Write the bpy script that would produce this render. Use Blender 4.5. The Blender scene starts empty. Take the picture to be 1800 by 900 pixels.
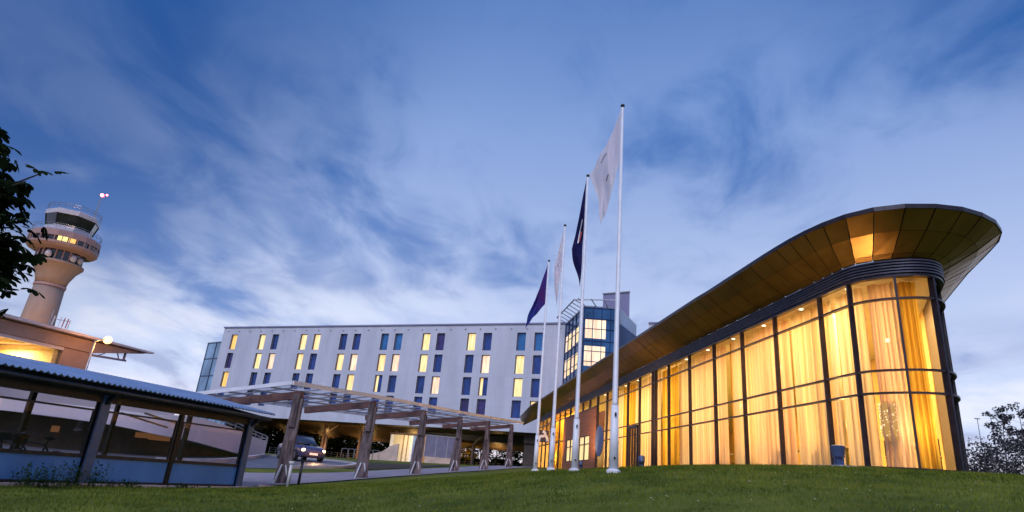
import bpy, math, random
import numpy as np
from mathutils import Vector, Matrix, noise as mnoise
R = math.radians
rnd = random.Random(7)
sc = bpy.context.scene
col = sc.collection

# ------------------------------------------------------------------ camera
PITCH, ROLL = math.atan(390/1084.), math.atan(.088)
fw = Vector((0, math.cos(PITCH), math.sin(PITCH)))
rt0 = Vector((1, 0, 0)); up0 = rt0.cross(fw)
rt = math.cos(ROLL)*rt0 + math.sin(ROLL)*up0
up = rt.cross(fw)
cam = bpy.data.objects.new('camera', bpy.data.cameras.new('camera'))
col.objects.link(cam)
cam.matrix_world = Matrix(((rt.x, up.x, -fw.x, 0), (rt.y, up.y, -fw.y, 0), (rt.z, up.z, -fw.z, 0), (0, 0, 0, 1)))
cam.data.sensor_width = 36; cam.data.lens = 1084/1800*36
cam.data.clip_start = .1; cam.data.clip_end = 6000
sc.camera = cam

# ------------------------------------------------------------------ view / render
sc.view_settings.view_transform = 'Standard'; sc.view_settings.look = 'None'
sc.view_settings.gamma = 1; sc.view_settings.exposure = .08
sc.render.engine = 'CYCLES'
cy = sc.cycles
cy.max_bounces = 7; cy.diffuse_bounces = 3; cy.glossy_bounces = 3; cy.transmission_bounces = 4
cy.transparent_max_bounces = 12; cy.caustics_reflective = False; cy.caustics_refractive = False
cy.sample_clamp_indirect = 4; cy.blur_glossy = .5
cy.use_denoising = True

# ------------------------------------------------------------------ world: dusk sky with streaky cloud
SUN_EL, SUN_AZ = 9., 203.      # soft afterglow from behind the camera
w = bpy.data.worlds.new('World'); sc.world = w; w.use_nodes = True
nt = w.node_tree; N = nt.nodes; N.clear()
def nd(t, **k):
    n = N.new(t)
    for a, b in k.items(): setattr(n, a, b)
    return n
def mth(op, a, b=None, c=None, clamp=False):
    n = nd('ShaderNodeMath', operation=op); n.use_clamp = clamp
    for i, v in enumerate((a, b, c)):
        if v is None: continue
        if isinstance(v, (int, float)): n.inputs[i].default_value = v
        else: nt.links.new(v, n.inputs[i])
    return n.outputs[0]
def sstep(v, a, b):
    n = nd('ShaderNodeMapRange', interpolation_type='SMOOTHSTEP')
    nt.links.new(v, n.inputs[0]); n.inputs[1].default_value = a; n.inputs[2].default_value = b
    return n.outputs[0]
def mixc(f, a, b, mode='MIX'):
    n = nd('ShaderNodeMix', data_type='RGBA', blend_type=mode)
    for i, v in ((0, f), (6, a), (7, b)):
        if isinstance(v, (int, float)): n.inputs[i].default_value = v
        elif isinstance(v, tuple): n.inputs[i].default_value = (*v, 1)
        else: nt.links.new(v, n.inputs[i])
    return n.outputs[2]
tc = nd('ShaderNodeTexCoord'); sep = nd('ShaderNodeSeparateXYZ'); nt.links.new(tc.outputs['Generated'], sep.inputs[0])
X, Y, Z = sep.outputs
zz = mth('MAXIMUM', Z, 0.0)
den = mth('ADD', zz, .16)
cx = mth('DIVIDE', X, den); cyy = mth('DIVIDE', Y, den)
# clouds drift from the far horizon (azimuth about 8 deg): stretch them along that heading
ca, sa = math.cos(R(6)), math.sin(R(6))
pu = mth('SUBTRACT', mth('MULTIPLY', cx, ca), mth('MULTIPLY', cyy, sa))
pv = mth('ADD', mth('MULTIPLY', cx, sa), mth('MULTIPLY', cyy, ca))
def cloud(su, sv, off, scale, detail, rough, dist):
    cmb = nd('ShaderNodeCombineXYZ')
    nt.links.new(mth('MULTIPLY_ADD', pu, su, off), cmb.inputs[0]); nt.links.new(mth('MULTIPLY', pv, sv), cmb.inputs[1])
    cmb.inputs[2].default_value = off*.37
    n = nd('ShaderNodeTexNoise'); nt.links.new(cmb.outputs[0], n.inputs['Vector'])
    n.inputs['Scale'].default_value = scale; n.inputs['Detail'].default_value = detail
    n.inputs['Roughness'].default_value = rough; n.inputs['Distortion'].default_value = dist
    return n.outputs[0]
c_big = cloud(1, .62, 3.1, .8, 3, .5, .3)
c_str = cloud(1.15, .75, 8.4, 1.4, 4, .5, .3)
c_fin = cloud(1.5, 1.0, 1.7, 2.6, 6, .55, .5)
# brightness: deeper blue to the upper left, pale low down
dl = nd('ShaderNodeVectorMath', operation='DOT_PRODUCT'); nt.links.new(tc.outputs['Generated'], dl.inputs[0])
_a, _e = R(-54), R(38); dl.inputs[1].default_value = (math.sin(_a)*math.cos(_e), math.cos(_a)*math.cos(_e), math.sin(_e))
gap = sstep(dl.outputs['Value'], .77, .985)
dr = nd('ShaderNodeVectorMath', operation='DOT_PRODUCT'); nt.links.new(tc.outputs['Generated'], dr.inputs[0])
_a, _e = R(60), R(50); dr.inputs[1].default_value = (math.sin(_a)*math.cos(_e), math.cos(_a)*math.cos(_e), math.sin(_e))
gap2 = sstep(dr.outputs['Value'], .88, .99)
low = sstep(zz, .60, .05)
vlow = sstep(zz, .36, .06)
base_c = mixc(low, (.03, .13, .42), (.20, .31, .63))
cl_c = mixc(low, (.20, .32, .64), (.62, .70, .93))
cov = mth('ADD', mth('MULTIPLY', c_big, .7), mth('MULTIPLY', c_str, .9))
cov = mth('ADD', cov, mth('MULTIPLY', c_fin, .85))
cov = mth('ADD', cov, mth('MULTIPLY', vlow, .14))
cov = mth('SUBTRACT', cov, mth('MULTIPLY', gap, .20))
cov = mth('SUBTRACT', cov, mth('MULTIPLY', gap2, .12))
cf = sstep(cov, .92, 1.32)
skyc = mixc(cf, base_c, cl_c)
# a brighter breakup close to the horizon, with grey-violet undersides
c_low = cloud(1.5, 1.0, 5.5, 1.25, 6, .55, .3)
lf = mth('MULTIPLY', sstep(c_low, .47, .66), vlow)
skyc = mixc(mth('MULTIPLY', lf, .8), skyc, (.88, .89, .98))
dk = mth('MULTIPLY', sstep(c_low, .50, .34), vlow)
skyc = mixc(mth('MULTIPLY', dk, .6), skyc, (.22, .27, .52))
# warm rim hugging the horizon
rim = mth('MULTIPLY', sstep(zz, .115, .02), sstep(Y, .2, .8))
skyc = mixc(mth('MULTIPLY', rim, .55), skyc, (1.05, .86, .84))
dark = mixc(mth('MULTIPLY', gap, .78), skyc, (.016, .07, .26))
dark = mixc(mth('MULTIPLY', gap2, .62), dark, (.018, .08, .29))
dark = mixc(mth('MULTIPLY', sstep(zz, .50, .72), .55), dark, (.022, .11, .37))
# the hemisphere behind the camera: plain, paler cloud
back = sstep(Y, .15, -.5)
skyc = mixc(back, dark, (.30, .37, .60))
below = sstep(Z, -.005, -.03)
skyc = mixc(below, skyc, (.03, .035, .04))
ns = nd('ShaderNodeTexSky', sky_type='NISHITA'); ns.sun_disc = False
ns.sun_elevation = R(SUN_EL); ns.sun_rotation = R(SUN_AZ)
ns.air_density = 1.; ns.dust_density = .6; ns.ozone_density = 3
bg1 = nd('ShaderNodeBackground'); nt.links.new(ns.outputs[0], bg1.inputs[0]); bg1.inputs[1].default_value = .006
bg2 = nd('ShaderNodeBackground'); nt.links.new(skyc, bg2.inputs[0]); bg2.inputs[1].default_value = 1.0
ad = nd('ShaderNodeAddShader'); nt.links.new(bg1.outputs[0], ad.inputs[0]); nt.links.new(bg2.outputs[0], ad.inputs[1])
out = nd('ShaderNodeOutputWorld'); nt.links.new(ad.outputs[0], out.inputs[0])

sun = bpy.data.objects.new('sun', bpy.data.lights.new('sun', 'SUN')); col.objects.link(sun)
sun.data.energy = 1.9; sun.data.angle = R(40); sun.data.color = (.80, .84, 1.)
_a, _e = R(SUN_AZ), R(44)
sd = Vector((math.sin(_a)*math.cos(_e), math.cos(_a)*math.cos(_e), math.sin(_e)))
sun.rotation_euler = sd.to_track_quat('Z', 'Y').to_euler()

# ------------------------------------------------------------------ materials
def mat(name, c, rough=.6, metal=0., var=.12, scale=3., bump=0., bscale=None, c2=None, spec=.5, stretch=None, coat=0):
    m = bpy.data.materials.new(name); m.use_nodes = True
    t = m.node_tree; n = t.nodes; b = n['Principled BSDF']
    b.inputs['Roughness'].default_value = rough; b.inputs['Metallic'].default_value = metal
    b.inputs['Specular IOR Level'].default_value = spec; b.inputs['Coat Weight'].default_value = coat
    tcn = n.new('ShaderNodeTexCoord'); src = tcn.outputs['Object']
    if stretch:
        mp = n.new('ShaderNodeMapping'); t.links.new(src, mp.inputs[0]); mp.inputs['Scale'].default_value = stretch; src = mp.outputs[0]
    nz = n.new('ShaderNodeTexNoise'); t.links.new(src, nz.inputs['Vector']); nz.inputs['Scale'].default_value = scale; nz.inputs['Detail'].default_value = 6
    nz.inputs['Roughness'].default_value = .62
    rp = n.new('ShaderNodeValToRGB'); t.links.new(nz.outputs[0], rp.inputs[0])
    a = c2 if c2 else tuple(max(0, v*(1-var*1.6)) for v in c)
    bb = c if c2 else tuple(min(1, v*(1+var)) for v in c)
    rp.color_ramp.elements[0].position = .32; rp.color_ramp.elements[1].position = .68
    rp.color_ramp.elements[0].color = (*a, 1); rp.color_ramp.elements[1].color = (*bb, 1)
    t.links.new(rp.outputs[0], b.inputs['Base Color'])
    if bump:
        nb = n.new('ShaderNodeTexNoise'); t.links.new(src, nb.inputs['Vector']); nb.inputs['Scale'].default_value = bscale or scale*4; nb.inputs['Detail'].default_value = 4
        bp = n.new('ShaderNodeBump'); bp.inputs['Strength'].default_value = bump; bp.inputs['Distance'].default_value = .02
        t.links.new(nb.outputs[0], bp.inputs['Height']); t.links.new(bp.outputs[0], b.inputs['Normal'])
    return m
def emis(name, c, s, fold=0., c2=None, axis='X'):
    """a lit curtained pane or a lamp"""
    m = bpy.data.materials.new(name); m.use_nodes = True
    t = m.node_tree; n = t.nodes; b = n['Principled BSDF']
    b.inputs['Base Color'].default_value = (*[v*.5 for v in c], 1); b.inputs['Roughness'].default_value = .25
    b.inputs['Emission Strength'].default_value = s
    if fold:
        tcn = n.new('ShaderNodeTexCoord'); mp = n.new('ShaderNodeMapping'); t.links.new(tcn.outputs['Object'], mp.inputs[0]); mp.inputs['Scale'].default_value = (1, 1, .12)
        nz = n.new('ShaderNodeTexNoise'); t.links.new(mp.outputs[0], nz.inputs['Vector']); nz.inputs['Scale'].default_value = fold; nz.inputs['Detail'].default_value = 3
        rp = n.new('ShaderNodeValToRGB'); t.links.new(nz.outputs[0], rp.inputs[0])
        rp.color_ramp.elements[0].position = .33; rp.color_ramp.elements[1].position = .62
        rp.color_ramp.elements[0].color = (*(c2 or c), 1); rp.color_ramp.elements[1].color = (*c, 1)
        t.links.new(rp.outputs[0], b.inputs['Emission Color'])
    else:
        b.inputs['Emission Color'].default_value = (*c, 1)
    return m
def glass(name, tint=(.97, .98, 1.), ior=1.6, rough=.0, refl=(1, 1, 1), minr=0.):
    m = bpy.data.materials.new(name); m.use_nodes = True
    t = m.node_tree; n = t.nodes; n.remove(n['Principled BSDF']); o = n['Material Output']
    tr = n.new('ShaderNodeBsdfTransparent'); tr.inputs[0].default_value = (*tint, 1)
    gl = n.new('ShaderNodeBsdfGlossy'); gl.inputs['Roughness'].default_value = rough; gl.inputs[0].default_value = (*refl, 1)
    lw = n.new('ShaderNodeFresnel'); lw.inputs[0].default_value = ior
    ge = n.new('ShaderNodeNewGeometry')
    # constant-IOR fresnel for thin panes seen from either side
    iv = n.new('ShaderNodeMath'); iv.operation = 'MULTIPLY'; t.links.new(lw.outputs[0], iv.inputs[0])
    bf = n.new('ShaderNodeMath'); bf.operation = 'SUBTRACT'; bf.inputs[0].default_value = 1; t.links.new(ge.outputs['Backfacing'], bf.inputs[1])
    t.links.new(bf.outputs[0], iv.inputs[1])
    mx0 = n.new('ShaderNodeMath'); mx0.operation = 'MAXIMUM'; t.links.new(iv.outputs[0], mx0.inputs[0]); mx0.inputs[1].default_value = minr
    mx = n.new('ShaderNodeMixShader'); t.links.new(mx0.outputs[0], mx.inputs[0]); t.links.new(tr.outputs[0], mx.inputs[1]); t.links.new(gl.outputs[0], mx.inputs[2])
    t.links.new(mx.outputs[0], o.inputs[0]); return m
def cloth(name, c, c2, trans=.6, scale=6., stretch=(1, 1, .006), through=0.):
    m = bpy.data.materials.new(name); m.use_nodes = True
    t = m.node_tree; n = t.nodes; n.remove(n['Principled BSDF']); o = n['Material Output']
    tcn = n.new('ShaderNodeTexCoord'); mp = n.new('ShaderNodeMapping'); t.links.new(tcn.outputs['Object'], mp.inputs[0]); mp.inputs['Scale'].default_value = stretch
    nz = n.new('ShaderNodeTexNoise'); t.links.new(mp.outputs[0], nz.inputs['Vector']); nz.inputs['Scale'].default_value = scale; nz.inputs['Detail'].default_value = 4
    rp = n.new('ShaderNodeValToRGB'); t.links.new(nz.outputs[0], rp.inputs[0])
    rp.color_ramp.elements[0].position = .36; rp.color_ramp.elements[1].position = .62
    rp.color_ramp.elements[0].color = (*c2, 1); rp.color_ramp.elements[1].color = (*c, 1)
    d = n.new('ShaderNodeBsdfDiffuse'); tl = n.new('ShaderNodeBsdfTranslucent')
    t.links.new(rp.outputs[0], d.inputs[0]); t.links.new(rp.outputs[0], tl.inputs[0])
    mx = n.new('ShaderNodeMixShader'); mx.inputs[0].default_value = trans
    t.links.new(d.outputs[0], mx.inputs[1]); t.links.new(tl.outputs[0], mx.inputs[2]); last = mx.outputs[0]
    if through:
        tr = n.new('ShaderNodeBsdfTransparent'); m2 = n.new('ShaderNodeMixShader'); m2.inputs[0].default_value = through
        t.links.new(last, m2.inputs[1]); t.links.new(tr.outputs[0], m2.inputs[2]); last = m2.outputs[0]
    t.links.new(last, o.inputs[0]); return m
def leafmat(name, c, c2, trans=.3):
    return cloth(name, c, c2, trans, 1.3, (1, 1, 1))

M = {}
M['white_wall'] = mat('white_wall', (.68, .62, .68), .55, var=.045, scale=.35, bump=.05, bscale=30)
# metal cladding joints on the hotel: fine seams as bump + thin darker lines
def cladding():
    m = mat('hotel_cladding', (.58, .57, .68), .5, var=.075, scale=.45, stretch=(1, 1, .18))
    t = m.node_tree; n = t.nodes; b = n['Principled BSDF']
    rp = [x for x in n if x.type == 'VALTORGB'][0]
    br = n.new('ShaderNodeTexBrick'); tcn = [x for x in n if x.type == 'TEX_COORD'][0]
    mp = n.new('ShaderNodeMapping'); t.links.new(tcn.outputs['Object'], mp.inputs[0]); mp.inputs['Rotation'].default_value = (R(90), 0, 0)
    t.links.new(mp.outputs[0], br.inputs['Vector']); br.offset = 0
    br.inputs['Scale'].default_value = 1; br.inputs['Brick Width'].default_value = 1.22; br.inputs['Row Height'].default_value = 1.5
    br.inputs['Mortar Size'].default_value = .012; br.inputs['Color1'].default_value = (1, 1, 1, 1); br.inputs['Color2'].default_value = (.955, .955, .965, 1); br.inputs['Mortar'].default_value = (.78, .78, .82, 1)
    mx = n.new('ShaderNodeMix'); mx.data_type = 'RGBA'; mx.blend_type = 'MULTIPLY'; mx.inputs[0].default_value = 1
    t.links.new(rp.outputs[0], mx.inputs[6]); t.links.new(br.outputs[0], mx.inputs[7]); t.links.new(mx.outputs[2], b.inputs['Base Color'])
    return m
M['cladding'] = cladding()
M['reveal'] = mat('reveal', (.20, .18, .24), .6)
M['concrete'] = mat('concrete', (.42, .36, .36), .8, var=.15, scale=.8, bump=.15)
M['tower_concrete'] = mat('tower_concrete', (.33, .225, .19), .8, var=.12, scale=.35, bump=.1, stretch=(1, 1, .3))  # warm light from below is put into the concrete colour
M['tower_panel'] = mat('tower_panel', (.34, .21, .21), .6, var=.08, scale=.5)  # base colour warmed to stand in for light on the rings
M['tower_white'] = mat('tower_white', (.52, .48, .56), .5)
M['dark_metal'] = mat('dark_metal', (.022, .025, .035), .42, .3, var=.3, scale=5)
M['black_metal'] = mat('black_metal', (.007, .007, .010), .5, .2, var=.3, scale=5)
M['post_face'] = mat('post_face', (.07, .12, .24), .4, .2)
M['mullion'] = mat('mullion', (.035, .028, .042), .35, .5, var=.2, scale=4)
M['louvre'] = mat('louvre', (.095, .085, .12), .4, .6, var=.2, scale=4)
M['steel'] = mat('steel', (.33, .33, .38), .35, .8, var=.15, scale=6)
M['white_paint'] = mat('white_paint', (.78, .76, .82), .35, var=.07, scale=2.5)
M['grey_paint'] = mat('grey_paint', (.35, .34, .40), .45, var=.1)
M['road'] = mat('road', (.105, .11, .15), .62, var=.2, scale=.9, bump=.4, bscale=60)
M['paving'] = mat('paving', (.30, .27, .33), .75, var=.14, scale=1.3, bump=.3, bscale=30)
M['kerb'] = mat('kerb', (.45, .42, .45), .7, var=.15, scale=2)
M['soil'] = mat('soil', (.03, .025, .018), .95, var=.4, scale=3, bump=.8, bscale=12)
M['grass'] = mat('grass_ground', (.15, .165, .028), .95, scale=.5, c2=(.05, .075, .014), bump=.9, bscale=22, spec=.1)
M['blade'] = leafmat('grass_blade', (.21, .235, .035), (.07, .115, .018), .35)
M['weed'] = leafmat('weed_leaf', (.05, .09, .03), (.025, .05, .02), .3)
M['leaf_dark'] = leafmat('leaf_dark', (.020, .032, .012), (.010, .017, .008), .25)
M['leaf_mid'] = leafmat('leaf_mid', (.07, .09, .03), (.03, .045, .015), .4)
M['leaf_warm'] = leafmat('leaf_warm', (.20, .13, .03), (.10, .07, .02), .4)
M['leaf_violet'] = leafmat('leaf_violet', (.11, .10, .11), (.05, .045, .055), .3)
M['bark'] = mat('bark', (.035, .028, .026), .9, var=.35, scale=6, bump=.8, stretch=(1, 1, .2))
M['bark_pale'] = mat('bark_pale', (.26, .22, .21), .85, var=.3, scale=6)
M['timber'] = mat('weathered_timber', (.27, .19, .19), .8, scale=7, c2=(.045, .026, .028), bump=.9, bscale=10, stretch=(1, 1, .22))
M['timber_beam'] = mat('red_timber', (.22, .10, .08), .75, scale=3, c2=(.07, .03, .03), bump=.6, stretch=(.4, 1, 1))
M['wood_wall'] = mat('wood_wall', (.42, .15, .07), .6, scale=2., c2=(.30, .10, .05), bump=.4, stretch=(.3, 1, 4))
M['brown_wall'] = mat('brown_wall', (.10, .065, .055), .8, scale=1.2, c2=(.045, .032, .03), bump=.3)
M['blue_panel'] = mat('blue_panel', (.07, .23, .54), .32, var=.14, scale=.9, stretch=(1, 1, .4))
M['blue_roof'] = mat('corrugated_roof', (.30, .40, .62), .38, .3, var=.12, scale=1.5)
M['gold_wall'] = mat('gold_wall', (.70, .46, .16), .6, var=.2, scale=.5)
M['cream'] = mat('cream', (.75, .66, .5), .6, var=.06)
M['hall_floor'] = mat('hall_floor', (.22, .10, .05), .3, var=.2)
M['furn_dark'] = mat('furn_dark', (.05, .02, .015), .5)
M['table_cloth'] = mat('table_cloth', (.7, .62, .5), .8)
M['disc'] = mat('disc_blue', (.08, .12, .30), .35, var=.08)
M['flood'] = mat('floodlight_blue', (.06, .09, .20), .4, .3, var=.2)
M['red_paint'] = mat('red_paint', (.5, .05, .04), .5)
M['timber_pale'] = mat('pale_panel', (.62, .46, .40), .7, var=.15, scale=1.5)
M['stripe_a'] = mat('stripe_cream', (.74, .64, .46), .6, var=.1)
M['stripe_b'] = mat('stripe_ochre', (.50, .40, .24), .6, scale=3.2, c2=(.70, .6, .42), stretch=(1, 1, .35))
M['stripe_c'] = mat('stripe_white', (.76, .72, .74), .6, var=.06)
M['stripe_d'] = mat('stripe_blue', (.13, .22, .52), .6, var=.1)
M['stripe_e'] = mat('stripe_brown', (.36, .20, .10), .6, var=.15)
M['sign_panel'] = mat('sign_panel', (.18, .17, .27), .5, var=.15, scale=1.5)
M['teal_glass'] = mat('teal_glass', (.22, .35, .52), .12, .35, var=.35, scale=.28, stretch=(1, 1, .5))
M['blue_glass'] = mat('blue_glass', (.05, .14, .30), .08, .45, var=.35, scale=.3)
M['deep_glass'] = mat('deep_glass', (.03, .055, .16), .1, .4, var=.3, scale=.4)
M['lavender_pale'] = mat('lavender_pale', (.42, .36, .44), .7, var=.08, scale=.4)
M['lavender_wall'] = mat('lavender_wall', (.235, .22, .38), .6, var=.08, scale=.4)
M['soffit_under'] = mat('soffit_under', (.10, .07, .05), .45, .1, var=.2, scale=.4)
M['orange_wall'] = mat('orange_wall', (.35, .245, .22), .75, var=.12, scale=.6)
M['terminal_fascia'] = mat('terminal_fascia', (.60, .53, .58), .6, var=.08, scale=.4)
M['garage_in'] = mat('garage_interior', (.62, .5, .22), .7, var=.1)
M['dark_pane_a'] = mat('dark_pane_a', (.035, .075, .28), .1, .35, var=.25, scale=.6, spec=.8)
M['dark_pane_b'] = mat('dark_pane_b', (.05, .20, .46), .1, .4, var=.2, scale=.6, spec=.8)
M['dark_pane_c'] = mat('dark_pane_c', (.06, .04, .18), .12, .2, var=.3, scale=.8, spec=.8)
M['tower_glass'] = mat('tower_glass', (.03, .028, .035), .06, .2, var=.5, scale=.5, spec=1)
M['lit_a'] = emis('lit_pane_a', (1, .82, .42), .98, 4.5, (.92, .50, .14))
M['lit_b'] = emis('lit_pane_b', (1, .80, .55), .95, 4, (.85, .40, .24))
M['lit_c'] = emis('lit_pane_c', (1, .62, .17), .95, 2.2, (.9, .42, .10))
M['lit_room'] = emis('lit_room', (1, .80, .55), 1.15, 1.6, (.75, .40, .25))
M['lit_small'] = emis('lit_small', (1, .78, .25), 1.3)
M['lantern_glow'] = emis('lantern_glow', (1, .55, .16), .38)
M['downlight'] = emis('downlight', (1, .86, .6), 2.6)
M['dim_slot'] = emis('dim_slot', (.7, .30, .10), .16)
M['bulb_warm'] = emis('bulb_warm', (1, .85, .55), 14)
M['bulb_orange'] = emis('bulb_orange', (1, .58, .22), 3.4)
M['bulb_red'] = emis('bulb_red', (1, .10, .12), 16)
M['bulb_lens'] = emis('bulb_lens', (1, .8, .5), 1.1)
M['head_lens'] = emis('head_lens', (1, .62, .3), 14)
M['glass_hall'] = glass('hall_glass', (.97, .96, .93), 2.7)
M['glass_shelter'] = glass('shelter_glass', (.80, .76, .82), 1.5)
M['glass_roof'] = glass('roof_glass', (.84, .88, .94), 1.28, .04)
M['curtain_ivory'] = cloth('curtain_ivory', (.93, .86, .74), (.76, .56, .36), .62, 9, through=.10)
M['curtain_peach'] = cloth('curtain_peach', (.93, .78, .68), (.76, .50, .36), .62, 10, through=.10)
M['curtain_gold'] = cloth('curtain_gold', (.85, .60, .12), (.45, .24, .03), .6, 9, through=.05)
M['flag_white'] = cloth('flag_white', (.92, .86, .93), (.82, .74, .86), .5, 1.2, (1, 1, .5), through=.12)
M['flag_navy'] = cloth('flag_navy', (.030, .030, .13), (.010, .010, .05), .3, 1.6, (1, 1, .5))
M['flag_purple'] = cloth('flag_purple', (.035, .05, .27), (.10, .025, .14), .3, .9, (1, 1, .5))
M['ink'] = mat('ink', (.02, .02, .06), .6)
M['ink_faint'] = mat('ink_faint', (.36, .33, .44), .6)
M['ink_grey'] = mat('ink_grey', (.16, .14, .24), .6)
M['ink_white'] = mat('ink_white', (.75, .77, .85), .5)
M['stone'] = mat('pale_stone', (.5, .48, .5), .8, var=.2)
M['car_paint'] = mat('car_paint', (.10, .085, .17), .2, .5, var=.05, coat=.6)
M['car_glass'] = mat('car_glass', (.03, .03, .05), .05, spec=1)
M['rubber'] = mat('rubber', (.02, .02, .02), .8)
def brass():
    m = mat('soffit_brass', (.38, .20, .075), .34, .9, scale=.5, c2=(.22, .11, .042), stretch=(1, 1, 1))
    return m
M['brass'] = brass()
M['brass_dark'] = mat('soffit_bronze', (.17, .095, .045), .33, .8, var=.25, scale=.8)
M['brass_light'] = mat('soffit_gold', (.62, .38, .12), .27, .85, var=.2, scale=.8)
M['roof_top'] = mat('roof_zinc', (.05, .045, .05), .5, .3)

# ------------------------------------------------------------------ object helpers
ROOTINV = {}
def tag(o, label=None, cat=None, group=None, kind=None):
    if label: o['label'] = label
    if cat: o['category'] = cat
    if group: o['group'] = group
    if kind: o['kind'] = kind
    return o
def thing(name, label, cat, loc=(0, 0, 0), rz=0., group=None):
    o = bpy.data.objects.new(name, None); col.objects.link(o)
    o.location = loc; o.rotation_euler = (0, 0, rz); o.empty_display_size = .3
    ROOTINV[o] = (Matrix.Translation(loc) @ Matrix.Rotation(rz, 4, 'Z')).inverted()
    return tag(o, label, cat, group)
class Frame:
    def __init__(s, o, az, k=1.):      # local x runs along azimuth az, y to its left; k metres per unit
        s.k = k; a = R(az); s.o = o; s.x = (math.sin(a), math.cos(a)); s.y = (-math.cos(a), math.sin(a)); s.rz = math.atan2(s.x[1], s.x[0])
    def __call__(s, x, y, z=0):
        return (s.o[0] + s.k*(s.x[0]*x + s.y[0]*y), s.o[1] + s.k*(s.x[1]*x + s.y[1]*y), s.k*z)
class FrameB(Frame):                   # y is to the right
    def __init__(s, o, az, k=1.):
        super().__init__(o, az, k); s.y = (-s.y[0], -s.y[1])
ID = lambda x, y, z=0: (x, y, z)
def rotf(rz, ox=0, oy=0, oz=0):
    c, s_ = math.cos(rz), math.sin(rz)
    return lambda x, y, z=0: (ox + c*x - s_*y, oy + s_*x + c*y, oz+z)
class MB:
    def __init__(s, f=ID): s.v = []; s.f = []; s.fr = f; s.mi = []; s.cur = 0
    def add(s, vs, fs, f=None):
        f = f or s.fr; n = len(s.v); s.v += [f(*p) for p in vs]; s.f += [tuple(n+i for i in q) for q in fs]; s.mi += [s.cur]*len(fs); return s
    def box(s, x0, x1, y0, y1, z0, z1, f=None):
        return s.add([(x0, y0, z0), (x1, y0, z0), (x1, y1, z0), (x0, y1, z0), (x0, y0, z1), (x1, y0, z1), (x1, y1, z1), (x0, y1, z1)],
                     [(0, 3, 2, 1), (4, 5, 6, 7), (0, 1, 5, 4), (1, 2, 6, 5), (2, 3, 7, 6), (3, 0, 4, 7)], f)
    def prism(s, poly, z0, z1, f=None):
        n = len(poly); zz0 = z0 if callable(z0) else (lambda x, y: z0); zz1 = z1 if callable(z1) else (lambda x, y: z1)
        vs = [(x, y, zz0(x, y)) for x, y in poly] + [(x, y, zz1(x, y)) for x, y in poly]
        fs = [tuple(range(n-1, -1, -1)), tuple(range(n, 2*n))] + [(i, (i+1) % n, n+(i+1) % n, n+i) for i in range(n)]
        return s.add(vs, fs, f)
    def bar(s, p, q, w_, h_=None, up_=(0, 0, 1), f=None):
        f = f or s.fr; h_ = h_ or w_; p = Vector(f(*p)); q = Vector(f(*q)); d = (q-p).normalized(); U_ = Vector(up_)
        if abs(d.dot(U_)) > .98: U_ = Vector((1, 0, 0))
        a = d.cross(U_).normalized(); b = a.cross(d).normalized(); vs = []
        for c in (p, q):
            for i, j in ((-1, -1), (1, -1), (1, 1), (-1, 1)): vs.append(tuple(c + a*(i*w_/2) + b*(j*h_/2)))
        return s.add(vs, [(0, 3, 2, 1), (4, 5, 6, 7), (0, 1, 5, 4), (1, 2, 6, 5), (2, 3, 7, 6), (3, 0, 4, 7)], ID)
    def tube(s, pts, rad, n=8, cap=True, f=None):
        f = f or s.fr; P_ = [Vector(f(*p)) for p in pts]; k = len(P_); rr = rad if isinstance(rad, (list, tuple)) else [rad]*k; vs = []; a = None
        for i in range(k):
            d = (P_[min(i+1, k-1)] - P_[max(i-1, 0)]).normalized()
            if a is None: a = d.cross(Vector((0, 0, 1)) if abs(d.z) < .9 else Vector((1, 0, 0))).normalized()
            a = (a - d*a.dot(d)).normalized(); b = d.cross(a)
            for j in range(n):
                t = 2*math.pi*j/n; vs.append(tuple(P_[i] + (a*math.cos(t) + b*math.sin(t))*rr[i]))
        fs = [(i*n+j, i*n+(j+1) % n, (i+1)*n+(j+1) % n, (i+1)*n+j) for i in range(k-1) for j in range(n)]
        if cap: fs += [tuple(range(n-1, -1, -1)), tuple((k-1)*n+j for j in range(n))]
        return s.add(vs, fs, ID)
    def lathe(s, prof, n=24, cx=0, cy=0, f=None, cap=True):
        k = len(prof); vs = [(cx + r*math.cos(2*math.pi*j/n), cy + r*math.sin(2*math.pi*j/n), z) for r, z in prof for j in range(n)]
        fs = [(i*n+j, i*n+(j+1) % n, (i+1)*n+(j+1) % n, (i+1)*n+j) for i in range(k-1) for j in range(n)]
        if cap: fs += [tuple(range(n-1, -1, -1)), tuple((k-1)*n+j for j in range(n))]
        return s.add(vs, fs, f)
    def ball(s, c, r, n=10, sq=(1, 1, 1), f=None):
        m_ = n//2+1; prof = [(math.cos(-math.pi/2 + math.pi*i/m_), math.sin(-math.pi/2+math.pi*i/m_)) for i in range(1, m_)]
        vs = [(c[0]+r*sq[0]*a*math.cos(2*math.pi*j/n), c[1]+r*sq[1]*a*math.sin(2*math.pi*j/n), c[2]+r*sq[2]*b) for a, b in prof for j in range(n)]
        k = len(prof); fs = [(i*n+j, i*n+(j+1) % n, (i+1)*n+(j+1) % n, (i+1)*n+j) for i in range(k-1) for j in range(n)]
        fs += [tuple(range(n-1, -1, -1)), tuple((k-1)*n+j for j in range(n))]
        return s.add(vs, fs, f)
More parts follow.
